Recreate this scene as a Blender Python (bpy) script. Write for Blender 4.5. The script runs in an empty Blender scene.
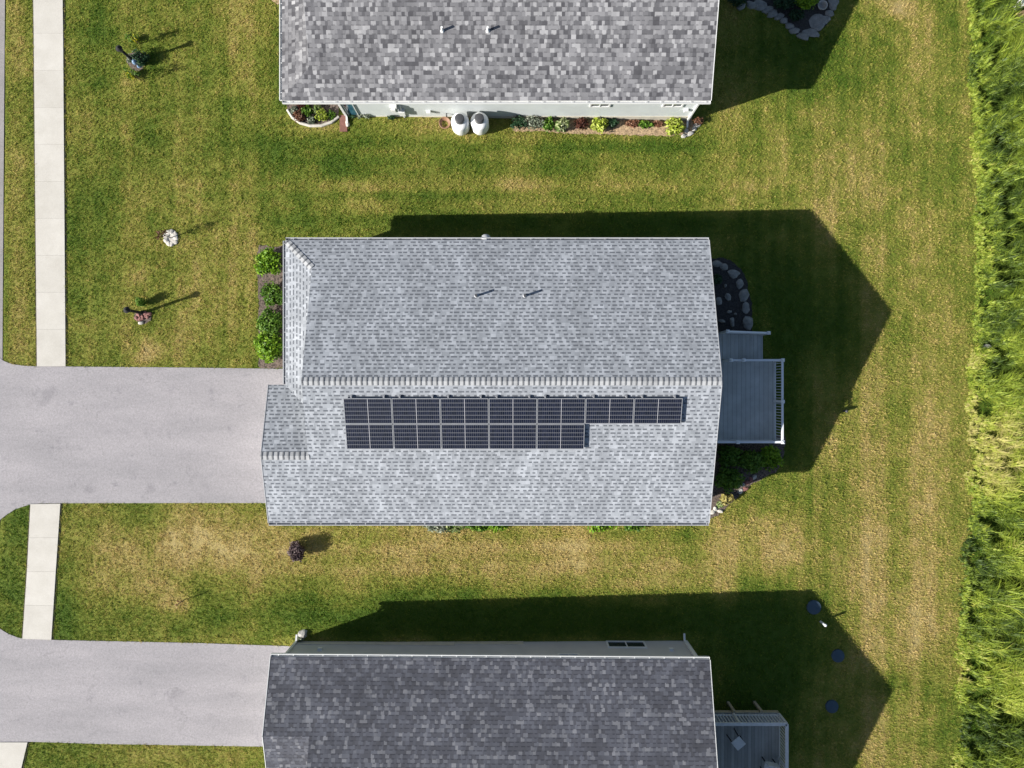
import bpy, bmesh, math, random
import numpy as np
from mathutils import Vector, Matrix

random.seed(7)
rng = np.random.default_rng(11)
S = bpy.context.scene
COL = S.collection
R = math.radians

# ------------------------------------------------------------------ survey
F, CAMZ = 710.0, 32.0            # focal length in pixels, drone height above the front lawn
def P(px, py, z):                # survey point at a known height
    d = CAMZ - z
    return ((px - 512) / F * d, (384 - py) / F * d)
_gx = np.array([-400, -5.6, -5.0, 13.4, 13.9, 17.5, 32, 400.])
_gz = np.array([0, 0, -0.01, -0.69, -0.72, -1.0, -1.9, -1.9])
def gz(x):                       # the lawn falls away gently towards the meadow
    return np.interp(x, _gx, _gz)
def G(px, py):                   # survey point on the lawn
    z = 0.0
    for _ in range(12):
        z = float(gz(P(px, py, z)[0]))
    x, y = P(px, py, z)
    return Vector((x, y, z))
def to_px(x, y, z):
    d = CAMZ - z
    return 512 + F * x / d, 384 - F * y / d

# ------------------------------------------------------------------ materials
def new_mat(name):
    m = bpy.data.materials.new(name); m.use_nodes = True
    return m, m.node_tree, m.node_tree.nodes['Principled BSDF']
def N(nt, typ, **kw):
    n = nt.nodes.new(typ)
    for k, v in kw.items():
        if k.startswith('i_'):
            key = k[2:]
            n.inputs[int(key) if key.isdigit() else key].default_value = v
        else:
            setattr(n, k, v)
    return n
def L(nt, a, b): nt.links.new(a, b)
def math_n(nt, op, a, b=None):
    n = nt.nodes.new('ShaderNodeMath'); n.operation = op
    for i, v in enumerate((a, b)):
        if v is None: continue
        if isinstance(v, (int, float)): n.inputs[i].default_value = v
        else: nt.links.new(v, n.inputs[i])
    return n.outputs[0]
def ramp(nt, fac, stops, interp='LINEAR'):
    r = nt.nodes.new('ShaderNodeValToRGB'); r.color_ramp.interpolation = interp
    e = r.color_ramp.elements
    while len(e) < len(stops): e.new(0.5)
    for el, (p, c) in zip(e, stops):
        el.position = p; el.color = (c[0], c[1], c[2], 1)
    nt.links.new(fac, r.inputs[0])
    return r.outputs[0]
def mixc(nt, fac, a, b, mode='MIX'):
    n = nt.nodes.new('ShaderNodeMix'); n.data_type = 'RGBA'; n.blend_type = mode
    for sock, v in ((n.inputs[0], fac), (n.inputs[6], a), (n.inputs[7], b)):
        if isinstance(v, (int, float)): sock.default_value = v
        elif isinstance(v, tuple): sock.default_value = (v[0], v[1], v[2], 1)
        else: nt.links.new(v, sock)
    return n.outputs[2]
def noise(nt, vec, scale, detail=3, rough=0.55):
    n = nt.nodes.new('ShaderNodeTexNoise')
    n.inputs['Scale'].default_value = scale; n.inputs['Detail'].default_value = detail
    n.inputs['Roughness'].default_value = rough
    if vec is not None: nt.links.new(vec, n.inputs['Vector'])
    return n.outputs['Fac']
def wpos(nt):
    return nt.nodes.new('ShaderNodeNewGeometry').outputs['Position']
def bump(nt, bsdf, h, strength=0.5, dist=0.01):
    b = nt.nodes.new('ShaderNodeBump'); b.inputs['Strength'].default_value = strength
    b.inputs['Distance'].default_value = dist
    nt.links.new(h, b.inputs['Height']); nt.links.new(b.outputs[0], bsdf.inputs['Normal'])
def plain(name, col, rough=0.6, var=0.18, scale=6.0, bstr=0.15, metal=0.0, fine=60.0, fm=0.25):
    m, nt, b = new_mat(name)
    oc = nt.nodes.new('ShaderNodeTexCoord').outputs['Object']
    n1 = noise(nt, oc, scale, 4); n2 = noise(nt, oc, fine, 2)
    lo = tuple(c * (1 - var) for c in col); hi = tuple(min(1, c * (1 + var)) for c in col)
    c = ramp(nt, n1, [(0.3, lo), (0.7, hi)])
    c = mixc(nt, fm, c, ramp(nt, n2, [(0.36, lo), (0.64, hi)]))
    L(nt, c, b.inputs['Base Color'])
    b.inputs['Roughness'].default_value = rough; b.inputs['Metallic'].default_value = metal
    if bstr: bump(nt, b, n2, bstr, 0.01)
    return m

def shingle_mat(name, tones, w, h, dash=None, tint2=(1, 1, 1), seed=0.0, blotch=0.12):
    """Architectural shingles: UV in metres (u along the eave, v up the slope)."""
    m, nt, b = new_mat(name)
    uv = nt.nodes.new('ShaderNodeUVMap').outputs[0]
    sp = nt.nodes.new('ShaderNodeSeparateXYZ'); L(nt, uv, sp.inputs[0])
    wob = noise(nt, uv, 1.3, 2)
    v = math_n(nt, 'ADD', math_n(nt, 'DIVIDE', sp.outputs[1], h), math_n(nt, 'MULTIPLY', wob, 0.12))
    row = math_n(nt, 'FLOOR', v); fr = math_n(nt, 'FRACT', v)
    def wn(a, bb):
        c = nt.nodes.new('ShaderNodeCombineXYZ'); L(nt, a, c.inputs[0]); L(nt, bb, c.inputs[1]); c.inputs[2].default_value = seed
        n = nt.nodes.new('ShaderNodeTexWhiteNoise'); n.noise_dimensions = '3D'; L(nt, c.outputs[0], n.inputs['Vector'])
        return n.outputs['Value']
    rr = wn(row, row)
    u = math_n(nt, 'ADD', math_n(nt, 'DIVIDE', sp.outputs[0], w), math_n(nt, 'MULTIPLY', rr, 17.0))
    # uneven tab widths
    uw = math_n(nt, 'ADD', u, math_n(nt, 'MULTIPLY', math_n(nt, 'SINE', math_n(nt, 'MULTIPLY', u, 2.3)), 0.17))
    cell = math_n(nt, 'FLOOR', uw); fu = math_n(nt, 'FRACT', uw)
    r1 = wn(cell, row)
    col = ramp(nt, r1, tones)
    gr = noise(nt, uv, 90.0, 2)
    col = mixc(nt, 1.0, col, ramp(nt, gr, [(0.25, (0.7, 0.7, 0.7)), (0.75, (1.3, 1.3, 1.3))]), 'MULTIPLY')
    hgt = math_n(nt, 'SUBTRACT', 1.0, fr)
    if dash:
        ud = math_n(nt, 'ADD', math_n(nt, 'DIVIDE', sp.outputs[0], dash[4]), math_n(nt, 'MULTIPLY', wn(math_n(nt, 'ADD', row, 7.7), row), 31.0))
        ud = math_n(nt, 'ADD', ud, math_n(nt, 'MULTIPLY', math_n(nt, 'SINE', math_n(nt, 'MULTIPLY', ud, 3.7)), 0.12))
        r2 = wn(math_n(nt, 'ADD', math_n(nt, 'FLOOR', ud), 91.3), row)
        on = math_n(nt, 'MULTIPLY', math_n(nt, 'GREATER_THAN', r2, dash[1]), math_n(nt, 'LESS_THAN', fr, dash[2]))
        on = math_n(nt, 'MULTIPLY', on, math_n(nt, 'LESS_THAN', math_n(nt, 'FRACT', ud), math_n(nt, 'ADD', 0.45, math_n(nt, 'MULTIPLY', r2, 0.3))))
        col = mixc(nt, math_n(nt, 'MULTIPLY', on, dash[3]), col, dash[0])
    # weathering
    big = noise(nt, uv, 0.55, 4)
    col = mixc(nt, 1.0, col, ramp(nt, big, [(0.3, tuple(c * (1 - blotch) for c in tint2)), (0.7, tuple(c * (1 + blotch) for c in tint2))]), 'MULTIPLY')
    mp = N(nt, 'ShaderNodeMapping'); mp.inputs['Scale'].default_value = (1.6, 0.16, 1); L(nt, uv, mp.inputs[0])
    stv = noise(nt, mp.outputs[0], 1.0, 4, 0.6)
    col = mixc(nt, 1.0, col, ramp(nt, stv, [(0.3, (0.88, 0.88, 0.88)), (0.7, (1.08, 1.08, 1.08))]), 'MULTIPLY')
    L(nt, col, b.inputs['Base Color'])
    b.inputs['Roughness'].default_value = 0.9
    b.inputs['Specular IOR Level'].default_value = 0.25
    hh = math_n(nt, 'ADD', hgt, math_n(nt, 'MULTIPLY', r1, 0.5))
    hh = math_n(nt, 'ADD', hh, math_n(nt, 'MULTIPLY', gr, 0.35))
    bump(nt, b, hh, 0.55, 0.012)
    return m

def leaf_mat(name, stops, transl=0.3, rough=0.55, attr='tint'):
    m, nt, b = new_mat(name)
    a = N(nt, 'ShaderNodeAttribute', attribute_name=attr)
    n1 = noise(nt, wpos(nt), 5.0, 2)
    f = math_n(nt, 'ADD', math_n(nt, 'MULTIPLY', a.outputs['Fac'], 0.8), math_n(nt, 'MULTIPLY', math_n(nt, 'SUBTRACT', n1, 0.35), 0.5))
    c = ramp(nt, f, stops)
    L(nt, c, b.inputs['Base Color']); b.inputs['Roughness'].default_value = rough
    b.inputs['Specular IOR Level'].default_value = 0.3
    if transl:
        t = nt.nodes.new('ShaderNodeBsdfTranslucent'); L(nt, c, t.inputs[0])
        mx = nt.nodes.new('ShaderNodeMixShader'); mx.inputs[0].default_value = transl
        L(nt, b.outputs[0], mx.inputs[1]); L(nt, t.outputs[0], mx.inputs[2])
        L(nt, mx.outputs[0], nt.nodes['Material Output'].inputs[0])
    return m

GREENS = [(0.0, (0.060, 0.142, 0.014)), (0.25, (0.165, 0.228, 0.030)), (0.50, (0.335, 0.332, 0.068)), (0.72, (0.53, 0.415, 0.150)), (1.0, (0.64, 0.49, 0.235))]
def grass_mat(name, ground):
    m, nt, b = new_mat(name)
    a = N(nt, 'ShaderNodeAttribute', attribute_name='dryness')
    pos = wpos(nt)
    n1 = noise(nt, pos, 7.0, 3, 0.65); n2 = noise(nt, pos, 26.0, 2, 0.6)
    f = math_n(nt, 'ADD', a.outputs['Fac'], math_n(nt, 'MULTIPLY', math_n(nt, 'SUBTRACT', n1, 0.5), 0.55))
    f = math_n(nt, 'ADD', f, math_n(nt, 'MULTIPLY', math_n(nt, 'SUBTRACT', n2, 0.5), 0.35))
    c = ramp(nt, f, GREENS)
    if ground:
        c = mixc(nt, 0.5, c, (0.065, 0.070, 0.016))
        bump(nt, b, math_n(nt, 'ADD', n1, n2), 0.8, 0.05)
    L(nt, c, b.inputs['Base Color']); b.inputs['Roughness'].default_value = 0.9
    b.inputs['Specular IOR Level'].default_value = 0.1
    if not ground:
        t = nt.nodes.new('ShaderNodeBsdfTranslucent'); L(nt, c, t.inputs[0])
        mx = nt.nodes.new('ShaderNodeMixShader'); mx.inputs[0].default_value = 0.3
        L(nt, b.outputs[0], mx.inputs[1]); L(nt, t.outputs[0], mx.inputs[2])
        L(nt, mx.outputs[0], nt.nodes['Material Output'].inputs[0])
    return m

def asphalt_mat(name, base, stain=0.22):
    m, nt, b = new_mat(name)
    pos = wpos(nt)
    mp = N(nt, 'ShaderNodeMapping'); mp.inputs['Scale'].default_value = (0.25, 1.0, 1.0); L(nt, pos, mp.inputs[0])
    g = noise(nt, pos, 38, 3, 0.7); st = noise(nt, mp.outputs[0], 0.9, 5, 0.6); sp = noise(nt, pos, 1.6, 6, 0.7); gg = noise(nt, pos, 11, 3, 0.65)
    lo = tuple(c * 0.62 for c in base); hi = tuple(c * 1.28 for c in base)
    c = ramp(nt, g, [(0.28, lo), (0.72, hi)])
    c = mixc(nt, 0.35, c, ramp(nt, gg, [(0.3, lo), (0.7, hi)]))
    c = mixc(nt, 1.0, c, ramp(nt, st, [(0.25, (1 - stain, 1 - stain, 1 - stain)), (0.72, (1.08, 1.06, 1.05))]), 'MULTIPLY')
    c = mixc(nt, 1.0, c, ramp(nt, sp, [(0.27, (0.72, 0.72, 0.75)), (0.42, (1, 1, 1))]), 'MULTIPLY')
    d1 = N(nt, 'ShaderNodeTexVoronoi', feature='DISTANCE_TO_EDGE'); d1.inputs['Scale'].default_value = 0.16
    wv = nt.nodes.new('ShaderNodeVectorMath'); wv.operation = 'ADD'; L(nt, pos, wv.inputs[0])
    nz = nt.nodes.new('ShaderNodeTexNoise'); nz.inputs['Scale'].default_value = 0.9; nz.inputs['Detail'].default_value = 5; L(nt, pos, nz.inputs['Vector'])
    L(nt, nz.outputs['Color'], wv.inputs[1]); L(nt, wv.outputs[0], d1.inputs['Vector'])
    crack = math_n(nt, 'MULTIPLY', math_n(nt, 'LESS_THAN', d1.outputs['Distance'], 0.0035), math_n(nt, 'GREATER_THAN', st, 0.52))
    c = mixc(nt, math_n(nt, 'MULTIPLY', crack, 0.16), c, tuple(x * .35 for x in base))
    oil = noise(nt, pos, 0.75, 2, 0.5)
    c = mixc(nt, 1.0, c, ramp(nt, oil, [(0.27, (0.84, 0.84, 0.85)), (0.36, (1, 1, 1))]), 'MULTIPLY')
    L(nt, c, b.inputs['Base Color']); b.inputs['Roughness'].default_value = 0.9
    bump(nt, b, g, 0.5, 0.01)
    return m

def siding_mat(name, col, pitch=0.12):
    m, nt, b = new_mat(name)
    pos = wpos(nt); sp = nt.nodes.new('ShaderNodeSeparateXYZ'); L(nt, pos, sp.inputs[0])
    fr = math_n(nt, 'FRACT', math_n(nt, 'DIVIDE', sp.outputs[2], pitch))
    n1 = noise(nt, pos, 1.2, 4)
    c = ramp(nt, n1, [(0.3, tuple(x * 0.93 for x in col)), (0.7, tuple(x * 1.05 for x in col))])
    L(nt, c, b.inputs['Base Color']); b.inputs['Roughness'].default_value = 0.55
    bump(nt, b, math_n(nt, 'SUBTRACT', 1.0, fr), 0.6, 0.012)
    return m

def deck_mat(name, c0, c1, pitch=0.15):
    m, nt, b = new_mat(name)
    pos = nt.nodes.new('ShaderNodeTexCoord').outputs['Object']
    sp = nt.nodes.new('ShaderNodeSeparateXYZ'); L(nt, pos, sp.inputs[0])
    q = math_n(nt, 'DIVIDE', sp.outputs[0], pitch); fr = math_n(nt, 'FRACT', q); fl = math_n(nt, 'FLOOR', q)
    wn = nt.nodes.new('ShaderNodeTexWhiteNoise'); wn.noise_dimensions = '1D'; L(nt, fl, wn.inputs['W'])
    mp = N(nt, 'ShaderNodeMapping'); mp.inputs['Scale'].default_value = (12, 0.8, 1); L(nt, pos, mp.inputs[0])
    gr = noise(nt, mp.outputs[0], 2.0, 5)
    f = math_n(nt, 'ADD', math_n(nt, 'MULTIPLY', wn.outputs['Value'], 0.6), math_n(nt, 'MULTIPLY', gr, 0.4))
    c = ramp(nt, f, [(0.1, c0), (0.9, c1)])
    gap = math_n(nt, 'LESS_THAN', fr, 0.06)
    c = mixc(nt, gap, c, tuple(x * .35 for x in c0))
    wr = noise(nt, pos, 1.1, 4, .65); c = mixc(nt, 1.0, c, ramp(nt, wr, [(0.3, (0.78, 0.78, 0.77)), (0.7, (1.1, 1.1, 1.1))]), 'MULTIPLY')
    L(nt, c, b.inputs['Base Color']); b.inputs['Roughness'].default_value = 0.7
    bump(nt, b, math_n(nt, 'SUBTRACT', 1.0, gap), 0.6, 0.01)
    return m

def solar_mat(name):
    m, nt, b = new_mat(name)
    uv = nt.nodes.new('ShaderNodeUVMap').outputs[0]
    sp = nt.nodes.new('ShaderNodeSeparateXYZ'); L(nt, uv, sp.inputs[0])
    def line(x, n, wdt):
        fr = math_n(nt, 'FRACT', math_n(nt, 'ADD', math_n(nt, 'MULTIPLY', x, n), 0.5))
        return math_n(nt, 'LESS_THAN', math_n(nt, 'ABSOLUTE', math_n(nt, 'SUBTRACT', fr, 0.5)), wdt)
    rows = line(sp.outputs[1], 6.0, 0.05); cols = line(sp.outputs[0], 22.0, 0.05)
    ctr = math_n(nt, 'LESS_THAN', math_n(nt, 'ABSOLUTE', math_n(nt, 'SUBTRACT', sp.outputs[0], 0.5)), 0.006)
    q = nt.nodes.new('ShaderNodeVectorMath'); q.operation = 'MULTIPLY'; L(nt, uv, q.inputs[0]); q.inputs[1].default_value = (22, 6, 1)
    fl = nt.nodes.new('ShaderNodeVectorMath'); fl.operation = 'FLOOR'; L(nt, q.outputs[0], fl.inputs[0])
    wn = nt.nodes.new('ShaderNodeTexWhiteNoise'); wn.noise_dimensions = '3D'; L(nt, fl.outputs[0], wn.inputs['Vector'])
    c = ramp(nt, wn.outputs['Value'], [(0, (0.004, 0.006, 0.014)), (1, (0.009, 0.012, 0.027))])
    c = mixc(nt, cols, c, (0.085, 0.09, 0.105)); c = mixc(nt, rows, c, (0.15, 0.155, 0.17)); c = mixc(nt, ctr, c, (0.33, 0.33, 0.35))
    L(nt, c, b.inputs['Base Color']); b.inputs['Roughness'].default_value = 0.35
    b.inputs['Specular IOR Level'].default_value = 0.3; b.inputs['Coat Weight'].default_value = 0.15; b.inputs['Coat Roughness'].default_value = 0.08
    return m

def glass_mat(name, col=(0.02, 0.03, 0.04)):
    m, nt, b = new_mat(name)
    n1 = noise(nt, wpos(nt), 1.5, 2)
    L(nt, ramp(nt, n1, [(0.3, tuple(c * 0.7 for c in col)), (0.7, tuple(c * 1.3 for c in col))]), b.inputs['Base Color'])
    b.inputs['Roughness'].default_value = 0.06; b.inputs['Specular IOR Level'].default_value = 0.8
    return m

M = {}
M['lawn'] = grass_mat('lawn_soil', True); M['grass'] = grass_mat('grass_blades', False)
M['drive'] = asphalt_mat('driveway_asphalt', (0.298, 0.288, 0.306))
M['street'] = asphalt_mat('street_asphalt', (0.26, 0.25, 0.25))
M['roof_light'] = shingle_mat('shingles_light_grey', [(0, (0.235, 0.246, 0.262)), (0.35, (0.272, 0.284, 0.302)), (0.65, (0.298, 0.31, 0.328)), (1.0, (0.37, 0.383, 0.405))], 0.16, 0.158,
                             dash=((0.085, 0.092, 0.106), 0.06, 0.42, 0.85, 0.26), tint2=(0.935, 0.96, 1.0), seed=3.1, blotch=0.08)
M['roof_mid'] = shingle_mat('shingles_mixed_grey', [(0, (0.062, 0.062, 0.070)), (0.2, (0.105, 0.105, 0.115)), (0.42, (0.150, 0.150, 0.161)), (0.78, (0.195, 0.195, 0.207)), (1.0, (0.31, 0.31, 0.322))], 0.158, 0.168,
                           dash=((0.05, 0.05, 0.056), 0.2, 0.24, 0.5, 0.25), seed=8.7, blotch=0.10)
M['roof_dark'] = shingle_mat('shingles_slate_grey', [(0, (0.056, 0.058, 0.070)), (0.45, (0.071, 0.075, 0.093)), (0.75, (0.093, 0.098, 0.119)), (0.9, (0.128, 0.132, 0.150)), (1.0, (0.168, 0.172, 0.192))], 0.145, 0.160,
                            dash=((0.02, 0.021, 0.03), 0.1, 0.26, 0.6, 0.24), seed=5.2, blotch=0.20)
def cap_mat(name, lo, hi):
    return leaf_mat(name, [(0.0, lo), (0.75, hi)], transl=0, rough=0.9)
M['cap_light'] = cap_mat('cap_shingles_light', (0.10, 0.105, 0.115), (0.33, 0.34, 0.355))
M['cap_mid'] = cap_mat('cap_shingles_mixed', (0.06, 0.06, 0.07), (0.26, 0.26, 0.27))
M['cap_dark'] = cap_mat('cap_shingles_slate', (0.055, 0.056, 0.07), (0.095, 0.096, 0.115))
M['white'] = plain('white_trim', (0.62, 0.63, 0.63), 0.45, 0.06, 2)
M['grey_trim'] = plain('grey_trim', (0.36, 0.37, 0.39), 0.5, 0.08, 2)
M['siding_pale'] = siding_mat('pale_blue_siding', (0.50, 0.535, 0.545))
M['siding_cream'] = siding_mat('light_siding', (0.48, 0.49, 0.48))
M['siding_grey'] = siding_mat('slate_grey_siding', (0.44, 0.44, 0.455))
M['concrete'] = plain('foundation_concrete', (0.48, 0.45, 0.38), 0.9, 0.15, 3, 0.3)
M['glass'] = glass_mat('window_glass'); M['blue_glass'] = glass_mat('blue_glass', (0.03, 0.10, 0.15))
M['solar'] = solar_mat('solar_cells')
M['alu'] = plain('aluminium', (0.30, 0.31, 0.33), 0.4, 0.08, 3, 0.0, 0.3)
M['black'] = plain('black_metal', (0.008, 0.008, 0.009), 0.9, 0.2, 5, 0.05)
M['dark_plastic'] = plain('dark_plastic', (0.05, 0.052, 0.058), 0.5, 0.2, 5, 0.05)
M['tank'] = plain('tank_white_paint', (0.78, 0.79, 0.79), 0.35, 0.04, 2, 0.02)
M['deck_blue'] = deck_mat('deck_boards_blue_grey', (0.40, 0.42, 0.42), (0.46, 0.48, 0.48), 0.2)
M['deck_wood'] = deck_mat('deck_boards_weathered', (0.19, 0.19, 0.18), (0.33, 0.33, 0.31), 0.15)
M['rail_white'] = plain('vinyl_railing', (0.62, 0.65, 0.69), 0.4, 0.05, 3, 0.02)
M['rail_grey'] = plain('weathered_railing', (0.5, 0.5, 0.49), 0.7, 0.15, 5, 0.2)
M['lumber'] = plain('treated_lumber', (0.34, 0.29, 0.20), 0.8, 0.2, 6, 0.2)
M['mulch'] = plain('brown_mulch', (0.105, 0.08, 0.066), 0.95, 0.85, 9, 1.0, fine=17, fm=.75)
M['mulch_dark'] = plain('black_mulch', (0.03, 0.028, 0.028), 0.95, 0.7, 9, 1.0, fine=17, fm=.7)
M['mulch_tan'] = plain('tan_mulch', (0.30, 0.215, 0.13), 0.95, 0.65, 6, 1.0, fine=15, fm=.7)
M['soil'] = plain('bare_soil', (0.30, 0.21, 0.14), 0.95, 0.35, 8, 1.0, fine=35)
M['edge_soil'] = plain('dark_edge_soil', (0.06, 0.05, 0.03), 0.95, 0.4, 8, 0.8)
M['stone'] = plain('pale_stone', (0.36, 0.35, 0.33), 0.85, 0.3, 5, 0.5)
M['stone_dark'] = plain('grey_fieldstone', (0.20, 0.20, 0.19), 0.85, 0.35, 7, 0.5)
M['stone_white'] = plain('white_stone', (0.44, 0.42, 0.38), 0.85, 0.2, 5, 0.5)
M['stone_red'] = plain('reddish_stone', (0.20, 0.09, 0.08), 0.85, 0.4, 9, 0.5)
M['brick'] = plain('reddish_paver', (0.17, 0.075, 0.06), 0.85, 0.3, 6, 0.4)
M['blue_plastic'] = plain('blue_grey_lid', (0.036, 0.065, 0.095), 0.9, 0.2, 4, 0.1)
M['bark'] = plain('bark', (0.10, 0.075, 0.05), 0.9, 0.3, 12, 0.5)
M['tan_wood'] = plain('tan_wood', (0.42, 0.28, 0.15), 0.8, 0.2, 8, 0.3)
M['hose'] = plain('tan_hose', (0.22, 0.12, 0.07), 0.6, 0.2, 8, 0.1)
M['blue_ceramic'] = plain('blue_glazed_ceramic', (0.16, 0.25, 0.38), 0.15, 0.3, 6, 0.02)
M['lantern_glass'] = glass_mat('lantern_glass', (0.25, 0.24, 0.2))
def conc_mat():
    m, nt, b = new_mat('sidewalk_concrete')
    a = N(nt, 'ShaderNodeAttribute', attribute_name='tint'); pos = wpos(nt)
    n1 = noise(nt, pos, 1.3, 5, 0.6); n2 = noise(nt, pos, 40, 2)
    c = ramp(nt, a.outputs['Fac'], [(0, (0.445, 0.425, 0.385)), (1, (0.49, 0.47, 0.43))])
    c = mixc(nt, 1.0, c, ramp(nt, n1, [(0.25, (0.88, 0.87, 0.85)), (0.7, (1.05, 1.05, 1.05))]), 'MULTIPLY')
    c = mixc(nt, 0.12, c, ramp(nt, n2, [(0.3, (0.2, 0.2, 0.2)), (0.7, (0.8, 0.8, 0.8))]))
    L(nt, c, b.inputs['Base Color']); b.inputs['Roughness'].default_value = 0.9
    bump(nt, b, n2, 0.3, 0.006); return m
M['sidewalk'] = conc_mat()
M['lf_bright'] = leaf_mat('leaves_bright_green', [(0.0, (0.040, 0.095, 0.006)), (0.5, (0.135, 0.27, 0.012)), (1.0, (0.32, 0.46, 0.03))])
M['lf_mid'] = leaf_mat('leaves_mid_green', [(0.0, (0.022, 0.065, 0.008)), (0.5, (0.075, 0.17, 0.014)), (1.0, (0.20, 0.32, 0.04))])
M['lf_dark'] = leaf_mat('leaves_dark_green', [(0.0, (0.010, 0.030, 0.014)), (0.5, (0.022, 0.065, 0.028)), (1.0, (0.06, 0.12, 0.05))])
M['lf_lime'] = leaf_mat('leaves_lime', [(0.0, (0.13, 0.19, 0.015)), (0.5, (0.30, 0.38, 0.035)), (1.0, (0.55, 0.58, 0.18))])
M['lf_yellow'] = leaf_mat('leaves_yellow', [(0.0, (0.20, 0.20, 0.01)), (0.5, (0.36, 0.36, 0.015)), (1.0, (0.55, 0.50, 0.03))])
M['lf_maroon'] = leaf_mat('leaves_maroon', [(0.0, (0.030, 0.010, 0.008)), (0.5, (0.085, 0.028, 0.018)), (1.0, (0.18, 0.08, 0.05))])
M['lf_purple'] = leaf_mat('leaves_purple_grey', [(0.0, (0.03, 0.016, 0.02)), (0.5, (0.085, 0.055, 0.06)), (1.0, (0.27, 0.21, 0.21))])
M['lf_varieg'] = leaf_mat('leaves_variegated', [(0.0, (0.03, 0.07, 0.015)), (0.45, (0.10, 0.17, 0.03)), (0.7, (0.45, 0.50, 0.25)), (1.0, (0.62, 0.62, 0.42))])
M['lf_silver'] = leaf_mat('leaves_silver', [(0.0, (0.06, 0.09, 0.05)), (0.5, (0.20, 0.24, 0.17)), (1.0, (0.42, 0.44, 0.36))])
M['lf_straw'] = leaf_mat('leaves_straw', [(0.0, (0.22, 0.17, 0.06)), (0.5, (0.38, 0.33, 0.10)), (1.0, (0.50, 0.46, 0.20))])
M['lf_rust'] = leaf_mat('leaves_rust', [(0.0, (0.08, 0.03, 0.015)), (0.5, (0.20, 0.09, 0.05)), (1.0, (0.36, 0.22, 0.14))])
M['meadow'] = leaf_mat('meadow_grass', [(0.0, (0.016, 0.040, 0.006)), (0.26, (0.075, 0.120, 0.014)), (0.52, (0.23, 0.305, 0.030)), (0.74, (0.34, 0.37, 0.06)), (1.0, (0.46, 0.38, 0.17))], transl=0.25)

# ------------------------------------------------------------------ object helpers
def tag(o, label=None, cat=None, group=None, kind=None):
    if label: o['label'] = label
    if cat: o['category'] = cat
    if group: o['group'] = group
    if kind: o['kind'] = kind
    return o
def empty(name, loc, label, cat, group=None, rz=0.0):
    o = bpy.data.objects.new(name, None); COL.objects.link(o)
    o.location = loc; o.rotation_euler.z = rz; o.empty_display_size = 0.3
    return tag(o, label, cat, group)
def link(name, me, mat, parent=None, loc=None):
    o = bpy.data.objects.new(name, me); COL.objects.link(o)
    if mat is not None: me.materials.append(mat)
    if parent is not None: o.parent = parent
    if loc is not None: o.location = loc
    return o
def obj(name, bm, mat, parent=None, loc=None, smooth=False):
    me = bpy.data.meshes.new(name)
    bmesh.ops.recalc_face_normals(bm, faces=bm.faces)
    bm.to_mesh(me); bm.free()
    if smooth:
        for p in me.polygons: p.use_smooth = True
    return link(name, me, mat, parent, loc)
def np_mesh(name, verts, faces, attrs=None):
    me = bpy.data.meshes.new(name)
    verts = np.asarray(verts, dtype=np.float32); faces = np.asarray(faces, dtype=np.int32)
    nf, k = faces.shape
    me.vertices.add(len(verts)); me.vertices.foreach_set('co', verts.ravel())
    me.loops.add(nf * k); me.loops.foreach_set('vertex_index', faces.ravel())
    me.polygons.add(nf); me.polygons.foreach_set('loop_start', np.arange(0, nf * k, k, dtype=np.int32))
    try: me.polygons.foreach_set('loop_total', np.full(nf, k, dtype=np.int32))
    except Exception: pass
    for an, av in (attrs or {}).items():
        a = me.attributes.new(an, 'FLOAT', 'POINT'); a.data.foreach_set('value', np.asarray(av, dtype=np.float32))
    me.update(calc_edges=True); me.validate()
    return me
def box(bm, x0, x1, y0, y1, z0, z1, rot=None):
    vs = [bm.verts.new(Vector(c)) for c in ((x0, y0, z0), (x1, y0, z0), (x1, y1, z0), (x0, y1, z0), (x0, y0, z1), (x1, y0, z1), (x1, y1, z1), (x0, y1, z1))]
    for f in ((3, 2, 1, 0), (4, 5, 6, 7), (0, 1, 5, 4), (1, 2, 6, 5), (2, 3, 7, 6), (3, 0, 4, 7)):
        bm.faces.new([vs[i] for i in f])
    if rot is not None: bmesh.ops.transform(bm, matrix=rot, verts=vs)
    return vs
def bar(bm, a, b, w, h=None):
    """square bar from a to b"""
    a = Vector(a); b = Vector(b); h = h or w
    d = b - a; l = d.length
    q = d.to_track_quat('X', 'Z').to_matrix().to_4x4()
    box(bm, 0, l, -w / 2, w / 2, -h / 2, h / 2, Matrix.Translation(a) @ q)
def tube(bm, pts, radii, seg=10, cap=True):
    rings = []
    for i, p in enumerate(pts):
        p = Vector(p)
        d = (Vector(pts[min(i + 1, len(pts) - 1)]) - Vector(pts[max(i - 1, 0)])).normalized()
        u = d.orthogonal().normalized() if i == 0 else (u - d * u.dot(d)).normalized()
        w = d.cross(u)
        r = radii[i] if isinstance(radii, (list, tuple)) else radii
        rings.append([bm.verts.new(p + (u * math.cos(2 * math.pi * k / seg) + w * math.sin(2 * math.pi * k / seg)) * r) for k in range(seg)])
    for r0, r1 in zip(rings, rings[1:]):
        for k in range(seg):
            bm.faces.new((r0[k], r0[(k + 1) % seg], r1[(k + 1) % seg], r1[k]))
    if cap:
        bm.faces.new(rings[0][::-1]); bm.faces.new(rings[-1])
def lathe(bm, prof, seg=24, c=(0, 0, 0)):
    rings = []
    for r, z in prof:
        rings.append([bm.verts.new((c[0] + r * math.cos(2 * math.pi * k / seg), c[1] + r * math.sin(2 * math.pi * k / seg), c[2] + z)) for k in range(seg)])
    for r0, r1 in zip(rings, rings[1:]):
        for k in range(seg):
            bm.faces.new((r0[k], r0[(k + 1) % seg], r1[(k + 1) % seg], r1[k]))
    bm.faces.new(rings[0][::-1]); bm.faces.new(rings[-1])
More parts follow.
